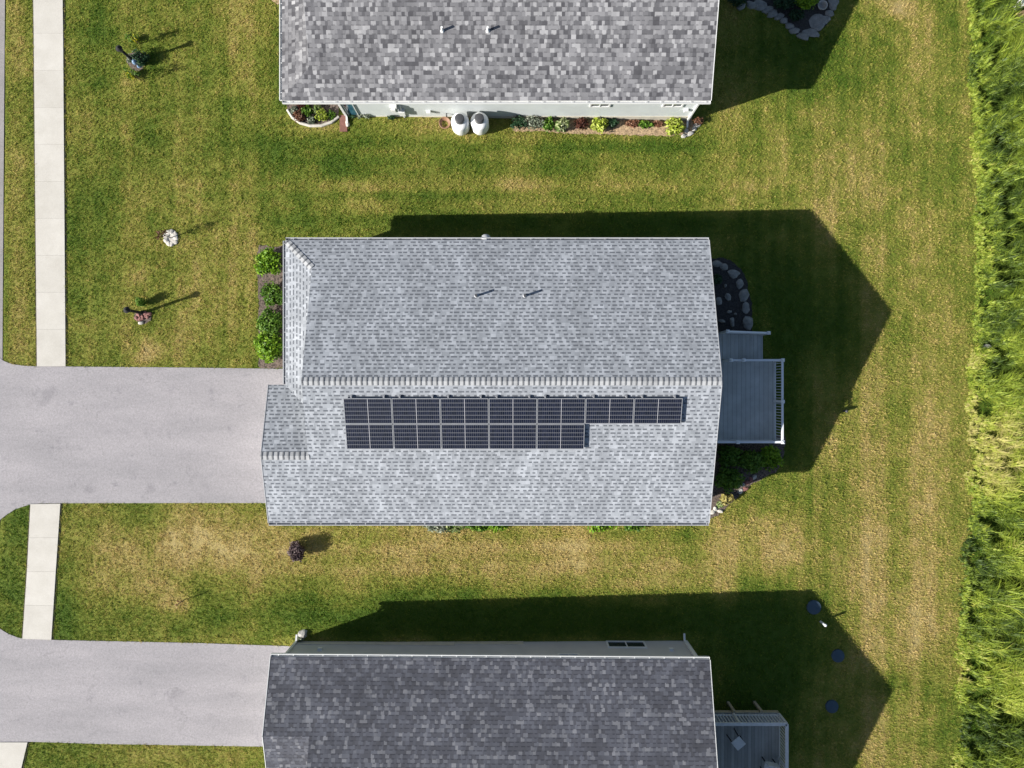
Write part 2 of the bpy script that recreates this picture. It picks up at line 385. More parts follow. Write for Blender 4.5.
def rock_bm(sx, sy, sz, seed):
    rr = random.Random(seed)
    bm = bmesh.new(); bmesh.ops.create_icosphere(bm, subdivisions=2, radius=1)
    ph = [rr.uniform(0, 6.28) for _ in range(6)]
    for v in bm.verts:
        c = v.co
        k = 1 + 0.16 * math.sin(2.3 * c.x + ph[0]) * math.cos(2.1 * c.y + ph[1]) + 0.12 * math.sin(4 * c.y + ph[2] + 3 * c.z) + rr.uniform(-0.06, 0.06)
        v.co = Vector((c.x * sx * k, c.y * sy * k, max(-0.25, c.z * 0.9 if c.z < 0.55 else 0.55 + (c.z - 0.55) * 0.3) * sz * k))
    return bm
def sheet(name, pts, z_off, mat, label=None, cat=None, kind='structure', dens=0.5, thick=0.0, parent=None):
    """polygon laid on the lawn, following its fall"""
    bm = bmesh.new()
    vs = [bm.verts.new((p[0], p[1], 0)) for p in pts]
    f = bm.faces.new(vs)
    xs = [p[0] for p in pts]
    x = min(xs) + dens
    while x < max(xs):
        bmesh.ops.bisect_plane(bm, geom=bm.verts[:] + bm.edges[:] + bm.faces[:], plane_co=(x, 0, 0), plane_no=(1, 0, 0)); x += dens
    for v in bm.verts: v.co.z = float(gz(v.co.x)) + z_off
    if thick:
        r = bmesh.ops.extrude_face_region(bm, geom=bm.faces[:])
        for g in r['geom']:
            if isinstance(g, bmesh.types.BMVert): g.co.z -= thick
    else:
        for fc in bm.faces:
            if fc.normal.z < 0: fc.normal_flip()
    o = obj(name, bm, mat, parent)
    if not thick:
        for p in o.data.polygons:
            pass
    if parent is None: tag(o, label, cat, None, kind)
    return o

# ------------------------------------------------------------------ noise fields on the lawn
def vnoise(x, y, seed):
    xi = np.floor(x).astype(np.int64); yi = np.floor(y).astype(np.int64)
    fx = x - xi; fy = y - yi; fx = fx * fx * (3 - 2 * fx); fy = fy * fy * (3 - 2 * fy)
    def h(a, b):
        n = (a * 374761393 + b * 668265263 + seed * 1442695041) & 0xffffffff
        n = ((n ^ (n >> 13)) * 1274126177) & 0xffffffff
        return ((n ^ (n >> 16)) & 0xffff) / 65535.0
    return (h(xi, yi) * (1 - fx) + h(xi + 1, yi) * fx) * (1 - fy) + (h(xi, yi + 1) * (1 - fx) + h(xi + 1, yi + 1) * fx) * fy
def fbm(x, y, seed, octs=4):
    s = 0; a = 0.5; t = 0
    for o in range(octs):
        s = s + a * vnoise(x * 2 ** o + 31.7 * o, y * 2 ** o - 17.3 * o, seed + o); t += a; a *= 0.55
    return s / t
# dry (+) and lush (-) patches as surveyed, then green painted into house shade: centre px, radii px, amount
PATCH = [
 (350, 545, 330, 30, .30), (180, 555, 110, 40, .14), (560, 558, 160, 26, .16), (470, 572, 190, 8, .14), (420, 590, 90, 5, -.12), (880, 560, 90, 120, .05), (920, 640, 40, 60, .06), (177, 604, 22, 16, .40), (150, 355, 14, 12, .45),
 (520, 184, 230, 6, .22), (470, 203, 200, 4, .16), (430, 172, 180, 4, -.16), (450, 194, 200, 3.5, -.20), (330, 150, 120, 18, -.24), (560, 150, 150, 6, -.1), (345, 165, 16, 9, -.28), (640, 146, 50, 10, -.25),
 (600, 172, 140, 16, .10), (560, 158, 200, 7, -.05), (75, 300, 10, 130, -.20), (80, 130, 18, 140, -.05), (245, 120, 45, 70, -.14), (200, 60, 60, 60, .04),
 (170, 180, 60, 40, .08), (110, 240, 40, 60, .02), (220, 300, 40, 60, .05),
 (15, 565, 22, 70, -.42), (62, 605, 15, 45, -.34), (75, 530, 30, 30, -.10), (20, 180, 12, 180, .02), (300, 610, 100, 18, -.16), (150, 620, 80, 20, -.05), (345, 622, 45, 16, -.12),
 (690, 545, 14, 24, -.25), (740, 545, 60, 60, .16), (860, 560, 26, 130, .13), (925, 630, 32, 26, .26), (935, 520, 14, 120, .10), (905, 420, 10, 120, -.10), (880, 300, 40, 60, .03),
 (832, 216, 40, 24, .14), (880, 110, 70, 70, -.10), (960, 120, 14, 150, -.10), (955, 320, 8, 160, .04), (897, 8, 14, 12, .55), (930, 730, 45, 60, -.05), (780, 130, 90, 30, .03), (870, 700, 20, 90, .05),
 (962, 450, 8, 80, -.12), (720, 140, 40, 30, -.10), (150, 757, 90, 14, .02), (640, 595, 200, 10, .05),
 (745, 265, 60, 40, -.05), (835, 320, 40, 60, -.12), (840, 680, 35, 50, -.06), (460, 220, 350, 8, -.1), (540, 620, 260, 18, -.25), (770, 640, 45, 60, -.22), (780, 400, 40, 80, -.18), (840, 40, 40, 90, -.1),  # greener grass near the houses, also tinting the lawn in their shade
 (590, 618, 230, 26, -.30), (760, 690, 60, 70, -.45), (770, 60, 55, 42, -.42), (600, 225, 200, 12, -.30), (775, 420, 45, 50, -.35), (790, 300, 60, 70, -.38),  # stronger green painted where house shadows fall, to deepen the shade
 (139, 278, 10, 9, .3), (133, 82, 14, 10, .18), (320, 127, 28, 4, .3), (450, 127, 60, 6, .18),
]
def dryness(x, y):
    px, py = to_px(x, y, gz(x))
    d = 0.385 + 0.62 * (fbm(x * 0.42, y * 0.42, 5, 5) - 0.5)
    d += 0.38 * (fbm(x * 1.9, y * 1.9, 15, 4) - 0.5) + 0.10 * np.clip((px - 690) / 60, 0, 1)
    side = np.clip((px - 690) / 60, 0, 1) + np.clip((280 - px) / 60, 0, 1) * 0.5 * (py < 400)
    wx = x + 0.25 * (fbm(x * .15, y * .25, 61, 2) - .5); wy = y + 0.3 * (fbm(x * .12, y * .2, 62, 2) - .5)
    sv = np.clip(side, 0, 1)
    d += sv * (0.30 * (fbm(wx * 1.3, y * 0.07, 33, 3) - 0.5) + 0.04 * np.sign(np.sin(wx * 2 * math.pi / 2.3)) + 0.05 * np.sin(wx * 2 * math.pi / 0.78 + 1.0))   # mower stripes running up the photo
    d += (1 - sv) * (0.26 * (fbm(x * 0.06, wy * 1.6, 44, 3) - 0.5) + 0.05 * np.sin(wy * 2 * math.pi / 0.85)) * (0.4 + 0.6 * ((px > 280) & (px < 690)))
    wb = (px < 290) & (py < 370); d += wb * (0.05 * np.sign(np.sin(wx * 2 * math.pi / 2.5 + .6)) + .035 * np.sin(wx * 2 * math.pi / .8))
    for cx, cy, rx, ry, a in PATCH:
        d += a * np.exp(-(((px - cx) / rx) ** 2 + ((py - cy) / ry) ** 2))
    mz = np.clip((x - meadow_edge(y)) / .4, 0, 1)
    return np.clip(d * (1 - mz) + .05 * mz, 0.0, 1.0)
def inside(px, py, poly):
    poly = np.asarray(poly, float); res = np.zeros(px.shape, bool); j = len(poly) - 1
    for i in range(len(poly)):
        xi, yi = poly[i]; xj, yj = poly[j]
        c = ((yi > py) != (yj > py)) & (px < (xj - xi) * (py - yi) / (yj - yi + 1e-12) + xi)
        res ^= c; j = i
    return res

# ------------------------------------------------------------------ ground sheets (pixel outlines of the survey)
DRIVE_M = [(-4, 352), (0, 358), (4, 361), (12, 364), (24, 365.8), (36, 366.3), (66, 366.5), (180, 367.5), (300, 369), (300, 503), (180, 503), (62, 503.2), (40, 503.4), (28, 505), (16, 509), (7, 514.5), (0, 520), (-4, 525)]
DRIVE_S = [(-4, 623), (0, 628.5), (8, 633.5), (18, 637.5), (30, 639), (52, 639.8), (200, 643), (300, 646.5), (300, 747.5), (264, 746.5), (100, 743.8), (28, 741.6), (10, 742), (0, 743), (-4, 745)]
WALK_A = [(31.5, -40), (34, 0), (37.5, 366.3), (66, 366.3), (63.3, 0), (60.5, -40)]
WALK_B = [(31, 504), (27.6, 570), (23, 638.5), (51.8, 639.5), (56.3, 570), (60.8, 503.6)]
WALK_C = [(0, 742), (-8, 768), (-16, 800), (12, 800), (22, 768), (28, 742)]
STREET = [(22, -3000), (6, -1000), (5, 0), (3.5, 200), (2.5, 360), (1.5, 500), (-3, 560), (-9, 640), (-22, 768), (-120, 1400), (-300, 2200), (-600, 3400)]
def gpts(poly): return [tuple(G(*p))[:2] for p in poly]
BED_W = [(258, 246), (286, 246), (286, 368), (259, 368)]
BED_E = [(705, 258), (722, 258), (736, 263), (746, 278), (751, 300), (753, 332), (752, 345), (705, 345)]
BED_SE = [(703, 436), (786, 436), (783, 460), (776, 472), (752, 483), (735, 500), (718, 515), (703, 522)]
BED_N = [(513, 112), (692, 112), (693, 136), (650, 135.5), (612, 134.5), (560, 133), (513, 131)]
BED_PORCH = [(286, 100), (288, 110), (293, 118), (301, 123.5), (311, 126.2), (322, 126), (332, 122.5), (339, 117), (340, 100)]
BED_NE = [(725, -25), (738, -2), (756, 8), (770, 10), (784, 20), (790, 30), (804, 38), (815, 36), (824, 28), (832, 14), (838, -2), (838, -25)]
def ring_px(cx, cy, rx, ry, n=14): return [(cx + rx * math.cos(6.2832 * k / n), cy + ry * math.sin(6.2832 * k / n)) for k in range(n)]
BED_L1 = ring_px(136, 61, 9, 10); BED_L2 = ring_px(143, 317, 8.5, 6.5); RING_T = ring_px(171, 237.5, 7, 8)

def build_ground():
    xs = np.concatenate([[-400, -250], np.arange(-150, -30, 2.), np.arange(-30, 36, 0.25), np.arange(36, 150, 2.), [250, 400]])
    ys = np.concatenate([[-400, -250], np.arange(-150, -60, 2.), np.arange(-60, -24, .5), np.arange(-24, 24, 0.25), np.arange(24, 60, .5), np.arange(60, 150, 2.), [250, 400]])
    X, Y = np.meshgrid(xs, ys); nx, ny = len(xs), len(ys)
    Z = gz(X) - 0.004 + 0.02 * (fbm(X * 0.8, Y * 0.8, 71, 3) - 1.0)
    v = np.stack([X.ravel(), Y.ravel(), Z.ravel()], 1)
    i = np.arange(nx - 1)[None, :] + nx * np.arange(ny - 1)[:, None]; i = i.ravel()
    f = np.stack([i, i + 1, i + 1 + nx, i + nx], 1)
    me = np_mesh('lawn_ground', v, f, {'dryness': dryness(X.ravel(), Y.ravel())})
    for p in me.polygons: p.use_smooth = True
    tag(link('lawn_ground', me, M['lawn']), kind='structure')
    bm = bmesh.new()
    sheet('street', gpts(STREET + [(x - 215, y) for x, y in STREET[::-1]]), 0.004, M['street'])
    sheet('driveway', gpts(DRIVE_M), 0.012, M['drive']); sheet('driveway', gpts(DRIVE_S), 0.012, M['drive'])
    # gutter strip between street and driveways
    bm.free()
    for W in (WALK_A, WALK_B, WALK_C):
        build_walk(W)
def build_walk(W):
    """slabs of one sidewalk, separated by tooled joints, over a dark cut edge"""
    n = len(W) // 2
    left = [np.array(G(*p))[:2] for p in W[:n]]; right = [np.array(G(*p))[:2] for p in W[n:][::-1]]
    def along(L_, s):
        ln = [np.linalg.norm(L_[i + 1] - L_[i]) for i in range(len(L_) - 1)]; t = s * sum(ln)
        for i, q in enumerate(ln):
            if t <= q or i == len(ln) - 1: return L_[i] + (L_[i + 1] - L_[i]) * (t / q)
            t -= q
    tot = np.linalg.norm(left[0] - left[-1]); k = max(1, round(tot / 1.62))
    bm = bmesh.new(); tint = bm.verts.layers.float.new('tint')
    gap = 0.003 / tot
    for j in range(k):
        s0, s1 = j / k + (gap if j else 0), (j + 1) / k - (gap if j < k - 1 else 0)
        a, b, c, d = along(left, s0), along(right, s0), along(right, s1), along(left, s1)
        t = random.random()
        top = [bm.verts.new((p[0], p[1], 0.04)) for p in (a, b, c, d)]
        bot = [bm.verts.new((p[0], p[1], -0.05)) for p in (a, b, c, d)]
        for v in top + bot: v[tint] = t
        bm.faces.new(top)
        for i in range(4): bm.faces.new((top[i], bot[i], bot[(i + 1) % 4], top[(i + 1) % 4]))
    tag(obj('sidewalk', bm, M['sidewalk']), kind='structure')
    e = 0.07
    pts = [tuple(p + (-e, 0)) for p in left] + [tuple(p + (e, 0)) for p in right[::-1]]
    sheet('sidewalk_edge_soil', pts, 0.008, M['edge_soil'])

# ------------------------------------------------------------------ grass
def blades(cx, cy, cz, h, lean, az, w, dry):
    """one bent two-piece blade per entry -> verts, faces"""
    n = len(cx); dx, dy = np.cos(az), np.sin(az)
    px_, py_ = -dy * w / 2, dx * w / 2
    v = np.empty((n, 5, 3), np.float32)
    mx, my = cx + dx * lean * 0.35, cy + dy * lean * 0.35
    tx, ty = cx + dx * lean, cy + dy * lean
    v[:, 0] = np.stack([cx - px_, cy - py_, cz], 1); v[:, 1] = np.stack([cx + px_, cy + py_, cz], 1)
    v[:, 2] = np.stack([mx + px_ * .8, my + py_ * .8, cz + h * .65], 1); v[:, 3] = np.stack([mx - px_ * .8, my - py_ * .8, cz + h * .65], 1)
    v[:, 4] = np.stack([tx, ty, cz + h], 1)
    b = (np.arange(n) * 5)[:, None]
    f = np.concatenate([b + np.array([[0, 1, 2]]), b + np.array([[0, 2, 3]]), b + np.array([[3, 2, 4]])], 0)
    return v.reshape(-1, 3), f, np.repeat(dry, 5)

HOUSE_BLOCK = []    # wall footprints in metres, filled by houses
def build_lawn_grass():
    n = 760000
    x = rng.uniform(-25.5, 22.6, n); y = rng.uniform(-19, 19, n)
    clump = fbm(x * 9.0, y * 9.0, 91, 2)
    keep = rng.random(n) < np.clip(0.35 + 1.1 * (clump - 0.25), 0.15, 1)
    z = gz(x); px, py = to_px(x, y, z)
    for poly in (DRIVE_M, DRIVE_S, WALK_A, WALK_B, WALK_C, BED_W, BED_E, BED_SE, BED_N, BED_PORCH, BED_NE, BED_L1, BED_L2, RING_T):
        keep &= ~inside(px, py, poly)
    keep &= px > np.interp(py, [q[1] for q in STREET], [q[0] for q in STREET]) + 1.5
    for (x0, x1, y0, y1) in HOUSE_BLOCK:
        keep &= ~((x > x0 - .06) & (x < x1 + .06) & (y > y0 - .06) & (y < y1 + .06))
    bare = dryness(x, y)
    keep &= ~((bare > 0.86) & (rng.random(n) < 0.7))
    x, y, z, bare, clump = x[keep], y[keep], z[keep], bare[keep], clump[keep]
    V, Fc, D = [], [], []; off = 0
    nb = 3
    for k in range(nb):
        m = len(x)
        bx = x + rng.normal(0, .028, m); by = y + rng.normal(0, .028, m)
        h = rng.uniform(.03, .065, m) * (0.5 + 1.0 * clump)
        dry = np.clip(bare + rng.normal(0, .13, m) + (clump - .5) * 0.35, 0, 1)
        v, f, d = blades(bx, by, z - .01, h, h * rng.uniform(.3, 1.3, m), rng.uniform(0, 6.283, m), rng.uniform(.011, .023, m), dry)
        V.append(v); Fc.append(f + off); D.append(d); off += len(v)
    me = np_mesh('lawn_grass', np.concatenate(V), np.concatenate(Fc), {'dryness': np.concatenate(D)})
    tag(link('lawn_grass', me, M['grass']), 'short mown lawn with dry tan and green patches', 'grass', None, 'stuff')

def meadow_edge(y):
    py = 384 - y * F / 33.2
    e = np.interp(py, [-60, 0, 60, 110, 160, 200, 380, 430, 500, 560, 640, 700, 770, 830], [971, 971, 970, 973, 977, 978, 976, 974, 973, 968, 966, 962, 958, 956])
    return (e - 512) / F * 33.1
MEADOW_CLEAR = [(*tuple(G(1016, 8))[:2], .7), (*tuple(G(1012, 24))[:2], .65), (*tuple(G(985.5, 346))[:2], .22), (*tuple(G(985.5, 487))[:2], .22)]
def build_meadow():
    V, Fc, D = [], [], []; off = 0
    def patch(n, xmax, yr, nb, wide):
        nonlocal off
        y = rng.uniform(-yr, yr, n); e = meadow_edge(y) + (fbm(y * .9, y * 0, 7, 4) - .5) * 1.1 - .15
        x = e + (xmax - e) * rng.random(n)
        din = x - e; py = 384 - y * F / 32.8
        cl = fbm(x * .8, y * .8, 51, 4); cl2 = fbm(x * 2.2, y * 2.2, 52, 2)
        keep = rng.random(n) < np.clip(0.06 + 3.2 * (cl2 - .40) + .7 * (din < .3), 0.03, 1)
        for cx, cy, rr_ in MEADOW_CLEAR: keep &= (x - cx) ** 2 + (y - cy) ** 2 > rr_ ** 2
        x, y, din, py, cl, cl2 = [a[keep] for a in (x, y, din, py, cl, cl2)]
        m = len(x)
        dryz = np.exp(-((py - 425) / 50) ** 2) * 0.40 + np.exp(-((py - 650) / 30) ** 2) * 0.2 * (din < 1.6) + np.exp(-((py - 250) / 70) ** 2) * .22 * (din < .6) + np.exp(-((py - 485) / 14) ** 2) * .25
        H = (0.10 + 0.85 * np.clip(din / 1.7, 0, 1)) * (0.45 + 0.6 * cl + .6 * cl2) * rng.uniform(.75, 1.25, m) * (1 - .4 * dryz)
        base = 0.33 + 1.2 * (cl - .5) + rng.normal(0, .11, m) + dryz + 0.12 * np.exp(-(din / .5) ** 2)
        z = gz(x)
        for k in range(nb):
            u = rng.uniform(.05, .8, m) ** .8
            ln = H * rng.uniform(.3, .65, m) + .04
            az = rng.normal(R(15), 1.1, m)
            sway = H * u * .25
            v, f, d = blades(x + sway + rng.normal(0, .04, m), y + sway * .3 + rng.normal(0, .04, m), z + H * u - .03, ln * rng.uniform(.25, .9, m), ln * rng.uniform(.7, 1.2, m), az,
                             rng.uniform(.014, .038, m) * wide, np.clip(base + rng.normal(0, .10, m) + .18 * (u - .4), 0, 1))
            V.append(v); Fc.append(f + off); D.append(d); off += len(v)
    patch(19000, 26.2, 20, 22, 1.0); patch(5000, 42, 36, 9, 2.0)
    me = np_mesh('meadow_grass', np.concatenate(V), np.concatenate(Fc), {'tint': np.concatenate(D)})
    tag(link('meadow_grass', me, M['meadow']), 'tall bright green meadow grass along the right edge of the lawn', 'tall grass', None, 'stuff')

# ------------------------------------------------------------------ foliage
def leaf_mesh(name, blobs, n, size, rr, aspect=0.5, outward=0.6):
    """n leaf-sized faces through the volume of a few overlapping clumps"""
    cs = np.array([b[:3] for b in blobs]); rs = np.array([b[3:6] for b in blobs])
    vol = rs.prod(1); idx = rr.choice(len(blobs), n, p=vol / vol.sum())
    d = rr.normal(size=(n, 3)); d /= np.linalg.norm(d, axis=1)[:, None]
    rad = rr.uniform(0.25, 1.0, n) ** 0.45
    bumpy = 1 + 0.22 * np.sin(d[:, 0] * 5 + idx * 1.7) * np.sin(d[:, 1] * 6 + idx) + rr.normal(0, .07, n)
    p = cs[idx] + d * rs[idx] * (rad * bumpy)[:, None]
    p[:, 2] = np.maximum(p[:, 2], 0.015)
    nrm = d * outward + rr.normal(size=(n, 3)) * .6 + np.array([0, 0, .35]); nrm /= np.linalg.norm(nrm, axis=1)[:, None]
    t = np.cross(nrm, rr.normal(size=(n, 3))); t /= np.linalg.norm(t, axis=1)[:, None]; b = np.cross(nrm, t)
    s = size * rr.uniform(.6, 1.3, n)[:, None]
    v = np.stack([p - t * s, p + b * s * aspect, p + t * s - nrm * s * .25, p - b * s * aspect], 1)
    f = (np.arange(n) * 4)[:, None] + np.arange(4)[None, :]
    clump = rr.random(len(blobs))[idx]
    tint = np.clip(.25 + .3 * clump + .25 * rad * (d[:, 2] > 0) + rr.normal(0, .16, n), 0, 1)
    return np_mesh(name, v.reshape(-1, 3), f, {'tint': np.repeat(tint, 4)})
_seed = [100]
def shrub(name, loc, rx, ry, h, mat, label, cat='shrub', n=900, size=.05, group=None, clumps=7, stems=True):
    _seed[0] += 1; rr = np.random.default_rng(_seed[0])
    root = empty(name, loc, label, cat, group)
    blobs = [(0, 0, h * .5, rx * .7, ry * .7, h * .48)]
    for k in range(clumps):
        a = 6.283 * k / clumps + rr.uniform(-.4, .4); q = rr.uniform(.35, .65)
        blobs.append((rx * q * math.cos(a), ry * q * math.sin(a), h * rr.uniform(.35, .68), rx * rr.uniform(.3, .5), ry * rr.uniform(.3, .5), h * rr.uniform(.25, .38)))
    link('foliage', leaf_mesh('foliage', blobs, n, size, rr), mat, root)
    if stems:
        bm = bmesh.new()
        for k in range(5):
            a = 6.283 * k / 5 + rr.uniform(-.3, .3)
            tube(bm, [(rx * .08 * math.cos(a), ry * .08 * math.sin(a), -.03), (rx * .3 * math.cos(a), ry * .3 * math.sin(a), h * .45), (rx * .5 * math.cos(a), ry * .5 * math.sin(a), h * .75)], [.018, .012, .004], 6)
        obj('stem', bm, M['bark'], root)
    return root
def rock(name, loc, sx, sy, sz, mat, label, group=None, rz=0.0, cat='stone'):
    _seed[0] += 1
    o = obj(name, rock_bm(sx, sy, sz, _seed[0]), mat, None, loc); o.rotation_euler.z = rz
    return tag(o, label, cat, group)

# ------------------------------------------------------------------ houses
EZ, PITCH, TH, OH = 2.38, 0.307, 0.09, 0.23
def add_slope(bm, uvl, pts, off):
    vs = [Vector(p) for p in pts]
    n = (vs[1] - vs[0]).cross(vs[2] - vs[0]).normalized()
    if n.z < 0: vs = vs[::-1]; n = -n
    up = (Vector((0, 0, 1)) - n * n.z).normalized(); u = up.cross(n)
    top = [bm.verts.new(v) for v in vs]; bot = [bm.verts.new(v - Vector((0, 0, TH))) for v in vs]
    fs = [bm.faces.new(top), bm.faces.new(bot[::-1])]
    k = len(vs)
    for i in range(k): fs.append(bm.faces.new((top[i], bot[i], bot[(i + 1) % k], top[(i + 1) % k])))
    for f in fs:
        for l in f.loops: l[uvl].uv = (l.vert.co.dot(u) + off, l.vert.co.dot(up) + 50)
def cap_row(p0, p1, d1, d2, mat, parent, w=0.17, step=0.21, name='ridge_cap'):
    """overlapping cap shingles straddling a ridge from p0 to p1"""
    p0, p1 = Vector(p0), Vector(p1); L_ = (p1 - p0).length; ax = (p1 - p0) / L_; k = int(L_ / step)
    bm = bmesh.new(); ti = bm.verts.layers.float.new('tint')
    d1, d2 = Vector(d1).normalized(), Vector(d2).normalized()
    for i in range(k):
        a = p0 + ax * (L_ * i / k); b = p0 + ax * (L_ * (i + 1.18) / k)
        if i == k - 1: b = p1
        za, zb = 0.006, 0.022
        t = random.uniform(.55, 1.0)
        def q(p, d, z): return p + d * w + Vector((0, 0, z))
        # exposed tab
        rows = [(q(a, d1, za), a + Vector((0, 0, za + .006)), q(a, d2, za)), (q(b, d1, zb), b + Vector((0, 0, zb + .006)), q(b, d2, zb))]
        A = [bm.verts.new(c) for c in rows[0]]; B = [bm.verts.new(c) for c in rows[1]]
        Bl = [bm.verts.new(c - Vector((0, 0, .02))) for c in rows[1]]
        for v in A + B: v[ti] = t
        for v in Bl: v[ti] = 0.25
        for j in range(2):
            bm.faces.new((A[j], A[j + 1], B[j + 1], B[j]))
            bm.faces.new((B[j], B[j + 1], Bl[j + 1], Bl[j]))
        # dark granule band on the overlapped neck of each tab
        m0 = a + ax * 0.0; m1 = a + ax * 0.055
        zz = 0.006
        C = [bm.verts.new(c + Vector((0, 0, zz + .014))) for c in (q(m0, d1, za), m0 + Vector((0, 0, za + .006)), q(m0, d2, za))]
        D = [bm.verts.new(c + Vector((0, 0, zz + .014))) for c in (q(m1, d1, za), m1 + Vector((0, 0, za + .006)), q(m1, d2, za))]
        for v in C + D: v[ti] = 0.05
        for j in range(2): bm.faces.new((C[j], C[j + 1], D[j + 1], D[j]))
    return obj(name, bm, mat, parent)
def gutter(parent, x0, x1, y, z, out, mat, axis='x'):
    """open gutter trough with hanger straps; out = +1 / -1 side it hangs on"""
    bm = bmesh.new(); w = 0.12
    def bx(a0, a1, b0, b1, z0, z1):
        lo, hi = min(b0, b1), max(b0, b1)
        if axis == 'x': box(bm, a0, a1, lo, hi, z0, z1)
        else: box(bm, lo, hi, a0, a1, z0, z1)
    bx(x0, x1, y, y + out * .012, z - .14, z - .045)
    bx(x0, x1, y + out * (w - .03), y + out * w, z - .14, z - .03)
    bx(x0, x1, y + out * .012, y + out * (w - .03), z - .14, z - .125)
    for e in (x0, x1 - .01): bx(e, e + .01, y + out * .013, y + out * (w - .031), z - .124, z - .032)
    s = x0 + .3
    while s < x1 - .1:
        bx(s, s + .03, y + out * .013, y + out * (w - .031), z - .06, z - .045); s += .62
    return obj('gutter', bm, mat, parent)
def window(parent, x0, x1, z0, z1, y, out, frame, glass, axis='y', t=.07, mull=True):
    bm = bmesh.new()
    lo, hi = sorted((y - out * .02, y + out * .05))
    def bx(b, a0, a1, c0, c1, l, h_):
        if axis == 'y': box(b, a0, a1, l, h_, c0, c1)
        else: box(b, l, h_, a0, a1, c0, c1)
    bx(bm, x0, x1, z0, z0 + t, lo, hi); bx(bm, x0, x1, z1 - t, z1, lo, hi)
    bx(bm, x0, x0 + t, z0 + t, z1 - t, lo, hi); bx(bm, x1 - t, x1, z0 + t, z1 - t, lo, hi)
    xm = (x0 + x1) / 2
    if mull: bx(bm, xm - .02, xm + .02, z0 + t, z1 - t, lo, hi)
    w = obj('window', bm, frame, parent)
    g = bmesh.new(); lo, hi = sorted((y - out * .02, y + out * .012))
    bx(g, x0 + t, x1 - t, z0 + t, z1 - t, lo, hi)
    obj('pane', g, glass, w)
    return w
def wall_prism(bm, foot, z0, tops):
    """vertical walls round a footprint; tops = roof height at each corner"""
    lo = [bm.verts.new((x, y, z0)) for x, y in foot]; hi = [bm.verts.new((x, y, t)) for (x, y), t in zip(foot, tops)]
    k = len(foot)
    for i in range(k): bm.faces.new((lo[i], lo[(i + 1) % k], hi[(i + 1) % k], hi[i]))

